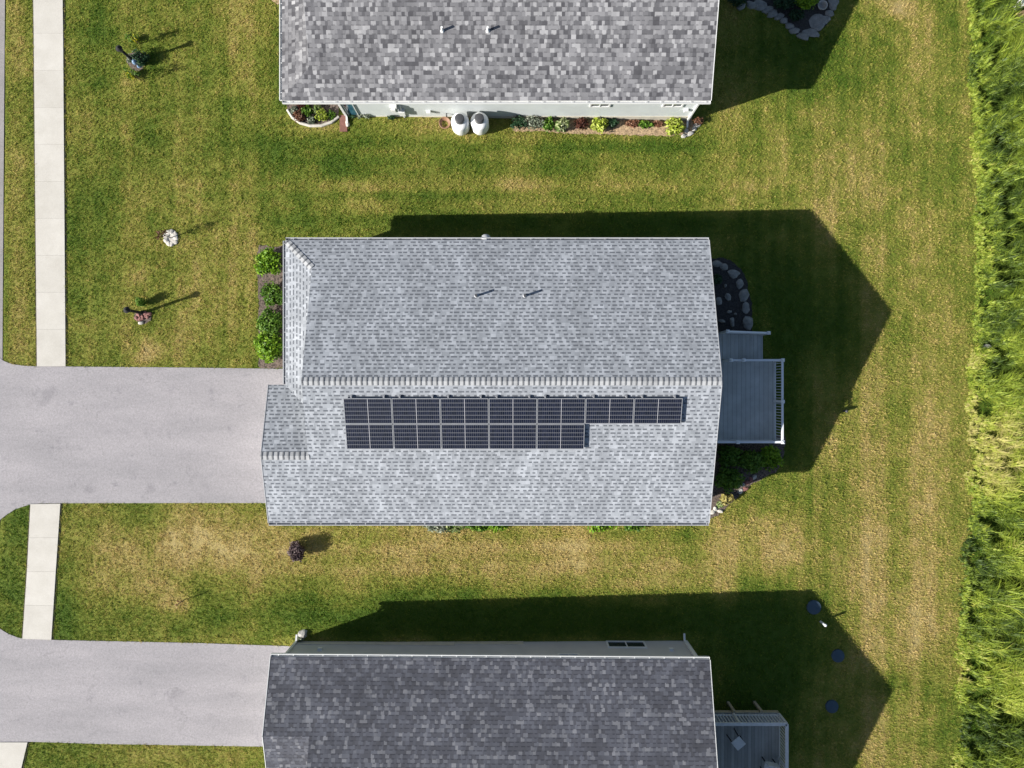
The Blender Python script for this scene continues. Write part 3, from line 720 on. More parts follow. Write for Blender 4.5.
def house(name, label, roofm, capm, wallm, XE, XR, XW, XG, yskirt, ygar, trim, south_trim, rz=0.0, front=None, vents=()):
    """One-storey ranch: gable roof with its ridge along x, a hipped skirt roof on the west end
    (on the side of yskirt) and a garage gable running west beside it (on the side of ygar)."""
    yr = (yskirt + ygar) / 2; half = abs(yskirt - ygar) / 2; s = 1 if yskirt > ygar else -1
    rz_ = EZ + PITCH * half
    root = empty(name, (0, 0, 0), label, 'house', 'ranch houses in a row', 0)
    Q = lambda x, q, z: (x, yr + s * q, z)          # q measured towards the skirt side
    zq = lambda q: rz_ - PITCH * abs(q)
    sk = XR - XW                                    # run of the skirt roof
    gr, ge = -half + 2.88, -half + 5.76             # garage ridge and garage inner eave
    if half - sk < ge + sk: ge = half - 2 * sk - .2
    bm = bmesh.new(); uvl = bm.loops.layers.uv.new('UVMap')
    sz = EZ + PITCH * sk
    add_slope(bm, uvl, [Q(XE, half, EZ), Q(XE, 0, rz_), Q(XR, 0, rz_), Q(XR, half - sk, sz), Q(XW, half, EZ)], 3.7)
    add_slope(bm, uvl, [Q(XE, -half, EZ), Q(XG, -half, EZ), Q(XG, gr, zq(gr)), Q(XR, gr, zq(gr)), Q(XR, 0, rz_), Q(XE, 0, rz_)], 11.3)
    add_slope(bm, uvl, [Q(XG, gr, zq(gr) - .002), Q(XG, ge, EZ), Q(XW, ge, EZ), Q(XR, ge - sk, sz), Q(XR + .4, ge - sk, sz), Q(XR + .4, gr, zq(gr) - .002)], 23.9)
    add_slope(bm, uvl, [Q(XW, half, EZ - .001), Q(XW, ge, EZ - .001), Q(XR, ge - sk, sz - .001), Q(XR + .4, ge - sk, sz + PITCH * .4), Q(XR + .4, half - sk - .4, sz + PITCH * .4)], 37.1)
    roof = obj('roof', bm, roofm, root)
    dn, ds = Vector((0, s, -PITCH)), Vector((0, -s, -PITCH))
    cap_row(Q(XR, 0, rz_), Q(XE, 0, rz_), dn, ds, capm, roof)
    if roofm is not M['roof_dark']: cap_row(Q(XG, gr, zq(gr)), Q(XR + .05, gr, zq(gr)), dn, ds, capm, roof)
    hp0, hp1 = Vector(Q(XW + .05, half - .05, EZ + PITCH * .05)), Vector(Q(XR, half - sk, sz))
    if roofm is not M['roof_mid']: cap_row(hp0, hp1, Vector((1, s, -PITCH)), Vector((-1, -s, -PITCH)), capm, roof, name='hip_cap', w=.14)
    # rake trim: thin metal edge on the gable ends
    for x, qa, za, qb, zb, mt in ((XE + .012, half, EZ, 0, rz_, trim), (XE + .012, 0, rz_, -half, EZ, trim), (XR - .006, 0, rz_, half - sk - .02, sz, None), (XG - .012, gr, zq(gr), -half, EZ, trim), (XG - .012, gr, zq(gr), ge, EZ, trim)):
        bm = bmesh.new(); dz = .045 if mt else .075
        bar(bm, Vector(Q(x, qa, za)) + Vector((0, 0, -dz)), Vector(Q(x, qb, zb)) + Vector((0, 0, -dz)), .024 if mt else .012, .11)
        obj('rake_trim', bm, mt or M['grey_trim'], root)
    gutter(root, XW + .0, XE - .0, yr + s * half, EZ, s, trim if s > 0 else south_trim)
    gutter(root, XG, XE, yr - s * half, EZ, -s, south_trim if s > 0 else trim)
    a, b = sorted((yr + s * ge, yr + s * half)); gutter(root, a + .02, b - .02, XW, EZ, -1, trim, 'y')
    # walls
    WX0, WX1, GX = (front if front is not None else XW + .7), XE - .25, XG + .3
    qs, qg = half - OH, -half + OH
    gi = ge - OH
    bm = bmesh.new()
    foot = [Q(WX1, qs, 0)[:2], Q(WX1, 0, 0)[:2], Q(WX1, qg, 0)[:2], Q(GX, qg, 0)[:2], Q(GX, gr, 0)[:2], Q(GX, gi, 0)[:2], Q(WX0, gi, 0)[:2], Q(WX0, qs, 0)[:2]]
    zt = TH + .02
    tops = [zq(qs) - zt, rz_ - zt, zq(qg) - zt, zq(qg) - zt, zq(gr) - zt, zq(gr) - PITCH * (gi - gr) - zt, EZ - .1, zq(qs) - zt if front is None else zq(qs) - zt]
    if WX0 > XR: tops[6] = EZ + PITCH * (WX0 - XW) - zt
    wall_prism(bm, foot, -1.6, tops)
    # gable wall above the skirt roof
    gx = XR + .2
    g = [bm.verts.new(Q(gx, gr, zq(gr) - zt)), bm.verts.new(Q(gx, 0, rz_ - zt)), bm.verts.new(Q(gx, half - sk, zq(half - sk) - zt)), bm.verts.new(Q(gx, half - sk, sz - zt)), bm.verts.new(Q(gx, gr, sz - zt))]
    bm.faces.new(g)
    obj('wall', bm, wallm, root)
    # soffits close the eaves
    for q0, q1 in ((half - .005, qs - .003), (-half + .005, qg + .003)):
        bm = bmesh.new()
        y0, y1 = sorted((yr + s * q0, yr + s * q1)); x0 = XW if q0 > 0 else XG
        box(bm, max(x0, WX0 if q0 > 0 else GX), XE - .02, y0, y1, EZ - TH - .05, EZ - TH - .03)
        obj('soffit', bm, trim, root)
    # garage door facing the street, and corner boards
    gy0, gy1 = sorted((yr + s * (qg + .45), yr + s * (gi - .45)))
    bm = bmesh.new(); box(bm, GX - .04, GX + .02, gy0, gy1, 0.01, 2.1)
    for k in range(1, 4): box(bm, GX - .05, GX - .041, gy0 + .02, gy1 - .02, .52 * k - .012, .52 * k + .012)
    obj('garage_door', bm, M['white'], root)
    for x, q in ((WX1, qs), (WX1, qg), (GX, qg), (WX0, qs)):
        bm = bmesh.new()
        x0 = x - .09 if x == WX1 else x - .02; yy = yr + s * q
        y0, y1 = (yy - .09, yy + .02) if (s * q) > 0 else (yy - .02, yy + .09)
        box(bm, x0, x0 + .11, y0, y1, -1.6, EZ - TH - .055)
        obj('corner_board', bm, trim, root)
    HOUSE_BLOCK.append((WX0, WX1, min(yr + s * qs, yr + s * qg), max(yr + s * qs, yr + s * qg)))
    a, b = sorted((yr + s * qg, yr + s * gi)); HOUSE_BLOCK.append((GX, WX0, a, b))
    for vx, vy in vents:
        z = rz_ - PITCH * abs(vy - yr)
        bm = bmesh.new(); tube(bm, [(vx, vy, z - .1), (vx, vy, z + .30)], .05, 12)
        v = obj('vent_pipe', bm, M['white'] if roofm is M['roof_mid'] else M['dark_plastic'], roof)
        bm = bmesh.new(); lathe(bm, [(.085, -.02), (.075, .02), (.05, .06), (.045, .07)], 16, (vx, vy, z))
        obj('pipe_boot', bm, M['grey_trim'], v) if False else obj('pipe_boot', bm, M['white'] if roofm is M['roof_mid'] else M['grey_trim'], roof)
    if rz: root.rotation_euler.z = rz
    return root, roof, yr, half, rz_, WX0, WX1
def downspout(parent, x, y, ztop, zbot, out):
    bm = bmesh.new()
    bar(bm, (x, y + out * .30, ztop), (x, y + out * .04, ztop - .22), .075)
    bar(bm, (x, y + out * .045, ztop - .2), (x, y + out * .045, zbot + .12), .08)
    bar(bm, (x, y + out * .045, zbot + .13), (x, y + out * .35, zbot + .05), .08)
    obj('downspout', bm, M['white'], parent)

def build_houses():
    # middle house
    h, roof, yr, half, rz_, wx0, wx1 = house('ranch_house', 'middle house with pale grey shingles, solar panels on its roof and a rear deck', M['roof_light'], M['cap_light'], M['siding_cream'],
        8.22, -8.25, -9.45, -10.16, 6.00, -5.79, M['grey_trim'], M['grey_trim'], vents=[(-1.455, 3.58), (.515, 3.58)])
    window(h, -5.5, -4.3, .9, 1.9, 5.77, 1, M['white'], M['glass']); window(h, 1.5, 2.7, .9, 1.9, 5.77, 1, M['white'], M['glass'])
    window(h, 3.5, 4.7, .9, 1.9, -5.56, -1, M['white'], M['glass']); window(h, 1.4, 2.9, .4, 2.1, wx1, 1, M['white'], M['glass'], axis='x')
    # plumbing vent cap on the north eave
    bm = bmesh.new(); lathe(bm, [(.22, 0), (.22, .08), (.17, .16), (.06, .2)], 18, (-1.1, 6.08, 2.12))
    c = obj('vent_cap', bm, M['grey_trim'], h, smooth=True)
    global H2; H2 = (yr, half, rz_)
    # north house
    h, roof, yr, half, rz_, wx0, wx1 = house('ranch_house', 'house at the top of the photo with mottled grey shingles and pale blue walls', M['roof_mid'], M['cap_mid'], M['siding_pale'],
        8.30, -8.36, -9.60, -10.3, 11.84, 23.81, M['white'], M['white'], front=-7.5, vents=[(-2.83, 14.35), (-.98, 14.35)])
    wy = 11.84 + OH
    window(h, 3.35, 4.25, 1.12, 1.9, wy, -1, M['white'], M['glass']); window(h, 6.50, 7.40, 1.12, 1.9, wy, -1, M['white'], M['glass'])
    w = window(h, -7.32, -6.86, .10, 2.0, wy, -1, M['white'], M['blue_glass'], t=.03, mull=False)
    bm = bmesh.new(); box(bm, -7.46, wx1 - .01, wy - .02, wy + .1, -1.6, .02); obj('foundation', bm, M['concrete'], h)
    downspout(h, 8.00, wy, 2.2, float(gz(8.0)), -1); downspout(h, -7.42, wy, 2.2, 0.0, -1)
    # small fittings on the sunlit side wall
    bm = bmesh.new(); box(bm, -5.28, -4.98, wy - .18, wy + .01, .95, 1.45); box(bm, -5.21, -5.05, wy - .26, wy - .181, 1.05, 1.35); obj('electric_meter', bm, M['white'], h)
    bm = bmesh.new(); bar(bm, (-4.85, wy - .04, -.1), (-4.85, wy - .04, 1.3), .06); box(bm, -4.98, -4.72, wy - .17, wy + .01, .45, .85); obj('utility_box', bm, M['white'], h)
    bm = bmesh.new(); box(bm, -3.78, -3.60, wy - .14, wy + .01, .55, .72); obj('dryer_vent', bm, M['white'], h)
    bm = bmesh.new(); tube(bm, [(-2.92, wy + .01, .35), (-2.92, wy - .1, .35), (-2.92, wy - .11, .28)], .03, 8); obj('hose_tap', bm, M['dark_plastic'], h)
    bm = bmesh.new(); box(bm, 7.55, 7.72, wy - .13, wy + .01, .75, .92); obj('wall_vent', bm, M['white'], h)
    # south house
    h, roof, yr, half, rz_, wx0, wx1 = house('ranch_house', 'house at the bottom of the photo with dark slate grey shingles and grey walls', M['roof_dark'], M['cap_dark'], M['siding_grey'],
        8.34, -8.1, -9.35, -9.99, -23.43, -11.46, M['white'], M['white'], rz=R(-.42))
    h.location = (0, 0, 0)
    wy = -11.46 - OH
    window(h, 4.35, 6.10, -.30, .48, wy, 1, M['white'], M['glass']); window(h, 2.05, 3.0, 1.28, 1.98, wy, 1, M['white'], M['glass'])
    bm = bmesh.new(); box(bm, -9.5, -2.5, wy - .1, wy + .03, -.6, .34); box(bm, -2.4999, .6, wy - .1, wy + .025, -.8, .16); obj('foundation', bm, M['concrete'], h)
    downspout(h, 7.95, wy, 2.2, float(gz(8.0)), 1); downspout(h, -9.60, wy, 2.2, 0.0, 1)
    for x, z in ((-8.3, .9), (7.1, .65)):
        bm = bmesh.new(); box(bm, x - .09, x + .09, wy - .01, wy + .11, z, z + .16); obj('wall_vent', bm, M['white'], h)

# ------------------------------------------------------------------ solar array on the middle house
def build_solar():
    yr, half, rz_ = H2
    ang = math.atan(PITCH); pw, ph = 1.885, 1.062; pitch_x, gapy = 1.908, 1.084
    up = Vector((0, math.cos(ang), math.sin(ang))); nrm = Vector((0, -math.sin(ang), math.cos(ang)))
    x_start = -6.63
    top0 = Vector((0, -.525, rz_ - PITCH * (yr + .525))) + nrm * .14
    ords = ['first', 'second', 'third', 'fourth', 'fifth', 'sixth', 'seventh']
    def make():
        root = bpy.data.objects.new('solar_panel', None); COL.objects.link(root)
        bm = bmesh.new(); t = .022; d = .04
        box(bm, 0, pw, 0, t, -d, 0); box(bm, 0, pw, ph - t, ph, -d, 0); box(bm, 0, t, t, ph - t, -d, 0); box(bm, pw - t, pw, t, ph - t, -d, 0)
        obj('frame', bm, M['alu'], root)
        bm = bmesh.new(); uvl = bm.loops.layers.uv.new('UVMap')
        box(bm, t, pw - t, t, ph - t, -.03, -.004)
        for f in bm.faces:
            for l in f.loops: l[uvl].uv = ((l.vert.co.x - t) / (pw - 2 * t), (l.vert.co.y - t) / (ph - 2 * t))
        obj('cell_sheet', bm, M['solar'], root)
        for bx in (.30, pw - .30):
            bm = bmesh.new()
            box(bm, bx - .03, bx + .03, -.02, ph + .07, -.085, -.042); box(bm, bx - .045, bx + .045, ph + .03, ph + .10, -.15, -.0851)
            box(bm, bx - .045, bx + .045, .05, .12, -.15, -.0851)
            obj('mounting_rail', bm, M['alu'], root)
        return root
    def dup(r):
        c = r.copy(); COL.objects.link(c)
        for ch in r.children:
            d = ch.copy(); COL.objects.link(d); d.parent = c
        return c
    first = None
    for row, cnt in ((0, 7), (1, 5)):
        for i in range(cnt):
            r = make() if first is None else dup(first)
            first = first or r
            p = top0 - up * (gapy * row + ph) ; p.x = x_start + pitch_x * i
            r.location = p; r.rotation_euler = (ang, 0, 0)
            if row == 0:
                where = 'leftmost' if i == 0 else ('at the free right end' if i == 6 else ords[i] + ' from the left')
                lab = f'dark solar panel {where} in the long upper row of seven' if i not in (0,) else 'dark solar panel at the left end of the long upper row of seven'
            else:
                lab = 'dark solar panel at the left end of the short lower row of five' if i == 0 else ('dark solar panel at the right end of the short lower row of five' if i == 4 else f'dark solar panel {ords[i]} from the left in the short lower row of five')
            tag(r, lab, 'solar panel', 'solar panels on the middle roof')

# ------------------------------------------------------------------ decks
def railing(parent, a, b, z, h, mat, posts=True, step=.125, bw=.028, rw=.09):
    a = Vector((a[0], a[1], z)); b = Vector((b[0], b[1], z)); d = b - a; L_ = d.length; ax = d / L_
    bm = bmesh.new()
    up = Vector((0, 0, 1))
    bar(bm, a + up * (h - .02), b + up * (h - .02), rw, .05); bar(bm, a + up * .09, b + up * .09, .05, .05)
    k = int(L_ / step)
    for i in range(1, k):
        p = a + ax * (L_ * i / k); bar(bm, p + up * .1151, p + up * (h - .0451), bw)
    return obj('railing', bm, mat, parent)
def post(parent, x, y, z0, z1, mat, w=.11):
    bm = bmesh.new(); box(bm, x - w / 2, x + w / 2, y - w / 2, y + w / 2, z0, z1 - .03)
    box(bm, x - w / 2 - .02, x + w / 2 + .02, y - w / 2 - .02, y + w / 2 + .02, z1 - .03, z1)
    apex = bm.verts.new((x, y, z1 + .05))
    k = w / 2
    c = [bm.verts.new((x + sx * k, y + sy * k, z1)) for sx, sy in ((-1, -1), (1, -1), (1, 1), (-1, 1))]
    for i in range(4): bm.faces.new((c[i], c[(i + 1) % 4], apex))
    return obj('post', bm, mat, parent)
def build_decks():
    z = .40; x0, x1, y0, y1 = 8.0, 11.74, -2.56, 1.08
    root = empty('deck', (0, 0, 0), 'blue grey deck with white railings and stairs behind the middle house', 'deck')
    bm = bmesh.new(); box(bm, x0, x1, y0, y1, z - .05, z); box(bm, x0, 9.35, y1 + .004, 2.26, z - .05, z); obj('deck_floor', bm, M['deck_blue'], root)
    bm = bmesh.new(); box(bm, x0, x1 - .02, y0 + .01, y0 + .05, z - .28, z - .0501); box(bm, x1 - .06, x1 - .02, y0 + .0501, y1 - .01, z - .28, z - .0501); box(bm, x0, x1 - .0601, y1 - .05, y1 - .01, z - .28, z - .0501); obj('rim_joist', bm, M['rail_white'], root)
    xi = x1 - .06
    railing(root, (x0, y0 + .05), (xi, y0 + .05), z, .95, M['rail_white']); railing(root, (xi, y0 + .05), (xi, y1 - .05), z, .95, M['rail_white'])
    railing(root, (9.45, y1 - .05), (xi, y1 - .05), z, .95, M['rail_white'])
    for px_, py_ in ((xi, y0 + .05), (xi, y1 - .05), (xi, (y0 + y1) / 2 - .02), (9.45, y1 - .05), (10.0, y1 - .05), (9.75, y0 + .05)):
        post(root, px_, py_, z - .05, z + 1.0, M['rail_white'])
    for px_, py_ in ((xi - .1, y0 + .2), (xi - .1, y1 - .2), (9.9, y0 + .2)):
        bm = bmesh.new(); box(bm, px_ - .06, px_ + .06, py_ - .06, py_ + .06, -1.2, z - .2805); obj('support_post', bm, M['lumber'], root)
    # stairs going down east along the north side
    n = 7; tx = 9.36; run = .302; rise = (z - float(gz(11.4))) / (n + 1)
    bm = bmesh.new()
    for i in range(n):
        zt = z - rise * (i + 1); box(bm, tx + run * i - .02, tx + run * (i + 1), y1 + .03, 2.24, zt - .045, zt)
        box(bm, tx + run * i + .02, tx + run * i + .035, y1 + .05, 2.22, zt, zt + rise - .0451)
    st = obj('stairs', bm, M['deck_blue'], root)
    bm = bmesh.new(); e0 = Vector((tx - .02, 2.27, z + .93)); e1 = Vector((tx + run * n - .1, 2.27, z - rise * n + .93))
    bar(bm, e0, e1, .08, .05); bar(bm, e0 - Vector((0, 0, .8)), e1 - Vector((0, 0, .8)), .05, .05)
    for i in range(1, 18):
        p = e0.lerp(e1, i / 18); bar(bm, p - Vector((0, 0, .77)), p - Vector((0, 0, .03)), .028)
    obj('railing', bm, M['rail_white'], root)
    post(root, tx - .05, 2.27, z - .3, z + 1.0, M['rail_white']); post(root, tx + run * n - .08, 2.27, -.9, z - rise * n + 1.0, M['rail_white'])
    # deck of the south house
    z = .40; x0, x1, y0, y1 = 8.08, 11.93, -19.0, -14.64
    root = empty('deck', (0, 0, 0), 'weathered grey wooden deck with spindle railing behind the bottom house', 'deck')
    bm = bmesh.new(); box(bm, x0, x1, y0, y1, z - .05, z); obj('deck_floor', bm, M['deck_wood'], root)
    bm = bmesh.new(); box(bm, x0, x1 - .01, y1 - .05, y1 - .01, z - .28, z - .0501); box(bm, x1 - .05, x1 - .01, y0, y1 - .0501, z - .28, z - .0501); obj('rim_joist', bm, M['lumber'], root)
    ri = x1 - .06
    railing(root, (x0, y1 - .05), (ri, y1 - .05), z, .95, M['rail_grey'], step=.14, bw=.035, rw=.14); railing(root, (ri, y0), (ri, y1 - .05), z, .95, M['rail_grey'], step=.14, bw=.035, rw=.14)
    for px_, py_ in ((ri, y1 - .05), (ri, y1 - 2.0), (9.85, y1 - .05)):
        bm = bmesh.new(); box(bm, px_ - .05, px_ + .05, py_ - .05, py_ + .05, z - .05, z + .90); obj('post', bm, M['rail_grey'], root)
    for px_ in (9.9, 11.12):
        bm = bmesh.new(); box(bm, px_ - .06, px_ + .06, y1 - .009, y1 + .09, -1.2, z - .02); obj('support_post', bm, M['lumber'], root)
    # furniture on it
    cx, cy = P(738.6, 743.5, 1.12)
    t = empty('side_table', (cx, cy, z), 'small square grey patio table set diagonally on the weathered deck', 'table', rz=R(40))
    bm = bmesh.new(); box(bm, -.23, .23, -.23, .23, .69, .72); bmesh.ops.bevel(bm, geom=bm.edges[:], offset=.01, segments=2, affect='EDGES'); obj('tabletop', bm, M['rail_grey'], t)
    for sx, sy in ((-1, -1), (1, -1), (1, 1), (-1, 1)):
        bm = bmesh.new(); bar(bm, (sx * .19, sy * .19, .69), (sx * .21, sy * .21, 0), .035); obj('leg', bm, M['black'], t)
    cx, cy = P(770, 768.5, .85)
    t = empty('patio_chair', (cx, cy, z), 'grey patio chair cut off by the bottom edge on the weathered deck', 'chair', rz=R(-12))
    bm = bmesh.new(); box(bm, -.27, .27, -.27, .25, .42, .47); obj('seat', bm, M['rail_grey'], t)
    bm = bmesh.new(); box(bm, -.27, .27, .251, .29, .45, .86); obj('backrest', bm, M['rail_grey'], t)
    for sx, sy in ((-1, -1), (1, -1), (1, 1), (-1, 1)):
        bm = bmesh.new(); box(bm, sx * .24 - .02, sx * .24 + .02, sy * .22 - .02, sy * .22 + .02, 0, .42); obj('leg', bm, M['black'], t)

# ------------------------------------------------------------------ garden beds and plants
def at(px, py, up=0.0):
    g = G(px, py); g.z += up; return g
def ragged(pts, step=.16, amp=.055):
    out = []
    for (x0, y0), (x1, y1) in zip(pts, pts[1:] + pts[:1]):
        k = max(1, int(math.hypot(x1 - x0, y1 - y0) / step))
        for i in range(k):
            t = i / k; out.append((x0 + (x1 - x0) * t + random.uniform(-amp, amp), y0 + (y1 - y0) * t + random.uniform(-amp, amp)))
    return out
def build_beds():
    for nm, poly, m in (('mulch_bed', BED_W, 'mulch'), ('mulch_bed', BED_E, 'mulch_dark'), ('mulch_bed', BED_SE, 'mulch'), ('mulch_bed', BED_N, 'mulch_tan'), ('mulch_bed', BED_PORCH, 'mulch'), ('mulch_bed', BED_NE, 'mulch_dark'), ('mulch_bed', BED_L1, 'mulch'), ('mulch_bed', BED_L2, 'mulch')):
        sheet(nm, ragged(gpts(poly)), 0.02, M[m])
    # shrubs in front of the middle house
    for px, py, r, h, m, lab, n in ((271, 262.5, .56, .75, 'lf_bright', 'bright green round shrub, topmost in the mulch bed before the middle house', 1500),
                                 (275.5, 296, .50, .65, 'lf_mid', 'small dark leafed shrub between the round green ones before the middle house', 900),
                                 (272.5, 324, .56, .75, 'lf_mid', 'mid green shrub third from the top in the bed before the middle house', 1300),
                                 (271.5, 346, .60, .8, 'lf_bright', 'bright green shrub nearest the driveway before the middle house', 1600)):
        shrub('shrub', at(px, py), r * 1.28, r * 1.3, h, M[m], lab, n=int(n * 1.3), size=.07, group='shrubs in the front bed')
    # stones and plants in the shaded bed behind the middle house
    st = [(724, 267, .20, .16), (733.5, 273.5, .27, .22), (739.5, 284, .17, .24), (743.5, 295.5, .25, .30), (745.5, 308, .18, .27), (748, 323, .27, .32), (716.5, 264, .24, .16)]
    for k, (px, py, a, b) in enumerate(st):
        rock('edging_stone', at(px, py), a, b, .16, M['stone_dark'], 'grey flat stone edging the dark mulch bed behind the middle house', 'edging stones behind the middle house', random.uniform(-.3, .3))
    for px, py, a, b in ((727.5, 297, .17, .15), (725, 286, .07, .07), (718.5, 301, .17, .19), (729, 312, .12, .09), (732, 322, .12, .22), (721.5, 321, .18, .08), (735, 314, .07, .06)):
        rock('garden_stone', at(px, py, .01), a, b, .14, M['stone_dark'], 'small pale stone lying inside the dark mulch bed behind the middle house', 'stones inside the dark bed', random.uniform(-.6, .6))
    shrub('fern', at(716, 280), .25, .3, .3, M['lf_dark'], 'small dark fern at the wall in the shaded stone bed', 'plant', 250, .07)
    # south-east corner bed
    for px, py, rx, ry, h, m, lab in ((727, 455, .72, .62, .8, 'lf_mid', 'dark shrub tucked under the deck rail by the middle house'), (726, 478, .8, .72, .85, 'lf_mid', 'dark rounded shrub nearest the wall below the deck'),
                                      (748, 460, .78, .68, .75, 'lf_mid', 'dark green shrub in the middle of the bed below the deck'), (768, 456, .72, .62, .6, 'lf_bright', 'low green shrub at the outer end of the bed below the deck')):
        shrub('shrub', at(px, py), rx, ry, h, M[m], lab, n=1300, size=.075, group='shrubs below the deck')
    shrub('hosta', at(725, 498), .35, .3, .35, M['lf_straw'], 'pale yellow green plant in the sun at the corner of the middle house', 'plant', 260, .10)
    shrub('hosta', at(719, 504), .18, .18, .25, M['lf_varieg'], 'tiny cream leafed plant closest to the middle house corner', 'plant', 120, .07)
    for px, py in ((737, 486), (742, 484.5), (747, 482.5), (751, 479.5), (754, 477), (745, 489), (740, 491)):
        rock('edging_stone', at(px, py, .01), random.uniform(.11, .17), random.uniform(.09, .13), .12, M['stone'] if random.random() < .6 else M['stone_red'], 'small pinkish stone edging the corner bed below the deck', 'stones edging the corner bed', random.uniform(0, 3))
    for px, py in ((715, 509), (720, 511), (712, 512)):
        rock('edging_stone', at(px, py, .01), .13, .1, .1, M['stone_white'], 'pale stone at the tip of the corner bed beside the middle house', 'pale stones at the bed tip', random.uniform(0, 3))
    # foundation plants peeping out below the south eave of the middle house
    for px, w, m, lab in ((438, .5, 'lf_silver', 'silvery plant peeping out below the eave of the middle house'), (455, .4, 'lf_varieg', 'pale leafed plant second from the left below the long eave'), (478, .35, 'lf_mid', 'green plant third from the left below the long eave'), (495, .5, 'lf_bright', 'bright green plant near mid eave of the middle house'),
                          (602, .55, 'lf_bright', 'bright green plant below the right half of the long eave'), (634, .4, 'lf_mid', 'rightmost green plant below the long eave of the middle house')):
        p = at(px, 525); p.y = -6.40
        shrub('perennial', p, w * 1.5, .30, .45, M[m], lab, 'plant', 420, .08, 'plants below the south eave')
    # plants along the sunny wall of the north house
    row = [(519, 125, .40, .32, .55, 'lf_dark', 'dark green clump just right of the white tanks'), (533, 125, .48, .36, .55, 'lf_silver', 'grey green clump second from the tanks on the tan mulch'), (549, 126, .30, .36, .5, 'lf_mid', 'olive green clump third from the tanks on the tan mulch'),
           (562, 126.5, .34, .36, .5, 'lf_varieg', 'cream edged green plant beside the maroon one'), (581, 125.5, .34, .28, .45, 'lf_maroon', 'dark maroon leafed plant along the pale wall'), (599, 127, .36, .38, .5, 'lf_lime', 'lime green hosta right of the maroon plant'),
           (612, 124.5, .28, .24, .4, 'lf_dark', 'dark green plant right of the lime hosta'), (632, 124.5, .34, .17, .25, 'lf_rust', 'low rusty plant in the sparse part of the tan mulch'), (645, 125, .36, .17, .28, 'lf_mid', 'low green plant in the sparse part of the tan mulch'), (657, 125, .24, .15, .25, 'lf_rust', 'small rusty plant left of the biggest lime hosta'), (674, 128.5, .48, .5, .6, 'lf_lime', 'biggest lime green hosta by the corner of the north house')]
    for px, py, rx, ry, h, m, lab in row:
        shrub('hosta' if 'lime' in lab or 'cream' in lab else 'perennial', at(px, py), rx * 1.15, ry * 1.1, h, M[m], lab, 'plant', 420, .085 if m in ('lf_lime', 'lf_varieg') else .06, 'plants along the sunny wall')
    for px, py in ((686, 131), (690, 134), (694, 129), (684, 136), (697, 125)):
        rock('corner_stone', at(px, py, .01), random.uniform(.12, .2), random.uniform(.1, .15), .12, M['stone'], 'grey stone at the corner of the north house beside the lime hosta', 'stones by the north house corner', random.uniform(0, 3))
    shrub('perennial', at(697, 122), .3, .25, .35, M['lf_rust'], 'reddish wispy plant at the shaded corner of the north house', 'plant', 200, .05)
    # porch bed with curb
    cur = [G(*p) for p in BED_PORCH[1:-1]]
    bm = bmesh.new(); tube(bm, [c + Vector((0, 0, .05)) for c in cur], .07, 8); tag(obj('bed_curb', bm, M['stone_white']), 'curved pale curb round the flower bed at the porch', 'curb')
    for px, py, m, lab, r in ((295, 111, 'lf_silver', 'silvery plant at the left of the porch flower bed', .2), (300, 117, 'lf_rust', 'rusty pink flowers along the curb of the porch bed', .3), (308, 112, 'lf_mid', 'green plant at the back of the porch bed', .3), (312, 121, 'lf_silver', 'pale silvery plant at the curb of the porch bed', .22),
                              (318, 110, 'lf_varieg', 'cream flecked plant at the back of the porch bed', .26), (323, 117, 'lf_lime', 'lime green plant in the middle of the porch bed', .34), (303, 107, 'lf_maroon', 'dark red plant under the porch eave', .24), (332, 116, 'lf_mid', 'green plant nearest the wall corner in the porch bed', .24)):
        shrub('perennial', at(px, py), r, r, r * 1.1, M[m], lab, 'plant', 300, .055, 'plants in the porch bed')
    bm = bmesh.new()
    p = G(342.5, 122.5); box(bm, p.x - .12, p.x + .22, p.y - .42, p.y + .32, p.z, p.z + .05, None)
    o = tag(obj('splash_block', bm, M['brick']), 'reddish splash block below the downspout of the north house', 'splash block'); o.rotation_euler = (0, 0, 0)
    rock('garden_stone', at(347.5, 124, .01), .1, .16, .12, M['stone_white'], 'white stone beside the reddish splash block', None, .3)
    for k, (px, m, lab) in enumerate(((352, 'lf_dark', 'dark tuft along the wall right of the splash block'), (360, 'lf_silver', 'silvery tuft along the wall left of the meter'), (367, 'lf_silver', 'second silvery tuft along the wall left of the meter'))):
        shrub('perennial', at(px, 117), .22, .13, .3, M[m], lab, 'plant', 160, .05)
    # shaded rock bed behind the north house
    for px, py, a, b in ((741, 7, .25, .16), (752, 5, .3, .22), (760, 6, .35, .3), (768, 10, .3, .22), (773, 14, .28, .22), (779, 17, .24, .2), (784, 21, .2, .18), (789, 26, .22, .18), (794, 31, .26, .18), (803, 37, .3, .18), (811, 33.5, .42, .24), (823, 20, .34, .28), (829, 14, .22, .22), (833, 3, .26, .42), (818, 27, .3, .26)):
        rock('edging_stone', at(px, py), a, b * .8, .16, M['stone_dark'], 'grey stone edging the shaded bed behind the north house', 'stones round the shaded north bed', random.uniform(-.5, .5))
    rock('flat_stone', at(816, 22),   .42, .34, .1, M['stone_dark'], 'large flat grey stone inside the shaded bed behind the north house', None, .4)
    p = at(821, 7); bm = bmesh.new(); tube(bm, [(p.x + .2 * math.cos(a), p.y + .2 * math.sin(a), p.z + .18) for a in np.linspace(0, 6.283, 25)], .03, 8, False)
    lathe(bm, [(.14, 0), (.2, .18), (.19, .18), (.13, .03)], 20, tuple(p)); tag(obj('plant_pot', bm, M['stone']), 'round empty pot in the shaded bed behind the north house', 'pot')
    shrub('shrub', at(803, 2), .7, .7, .9, M['lf_bright'], 'bright green bush in the shaded bed behind the north house', 'shrub', 1500, .07)
    shrub('shrub', at(782, 4), .55, .5, .6, M['lf_dark'], 'dark bush left of the bright one behind the north house', 'shrub', 1000, .06)
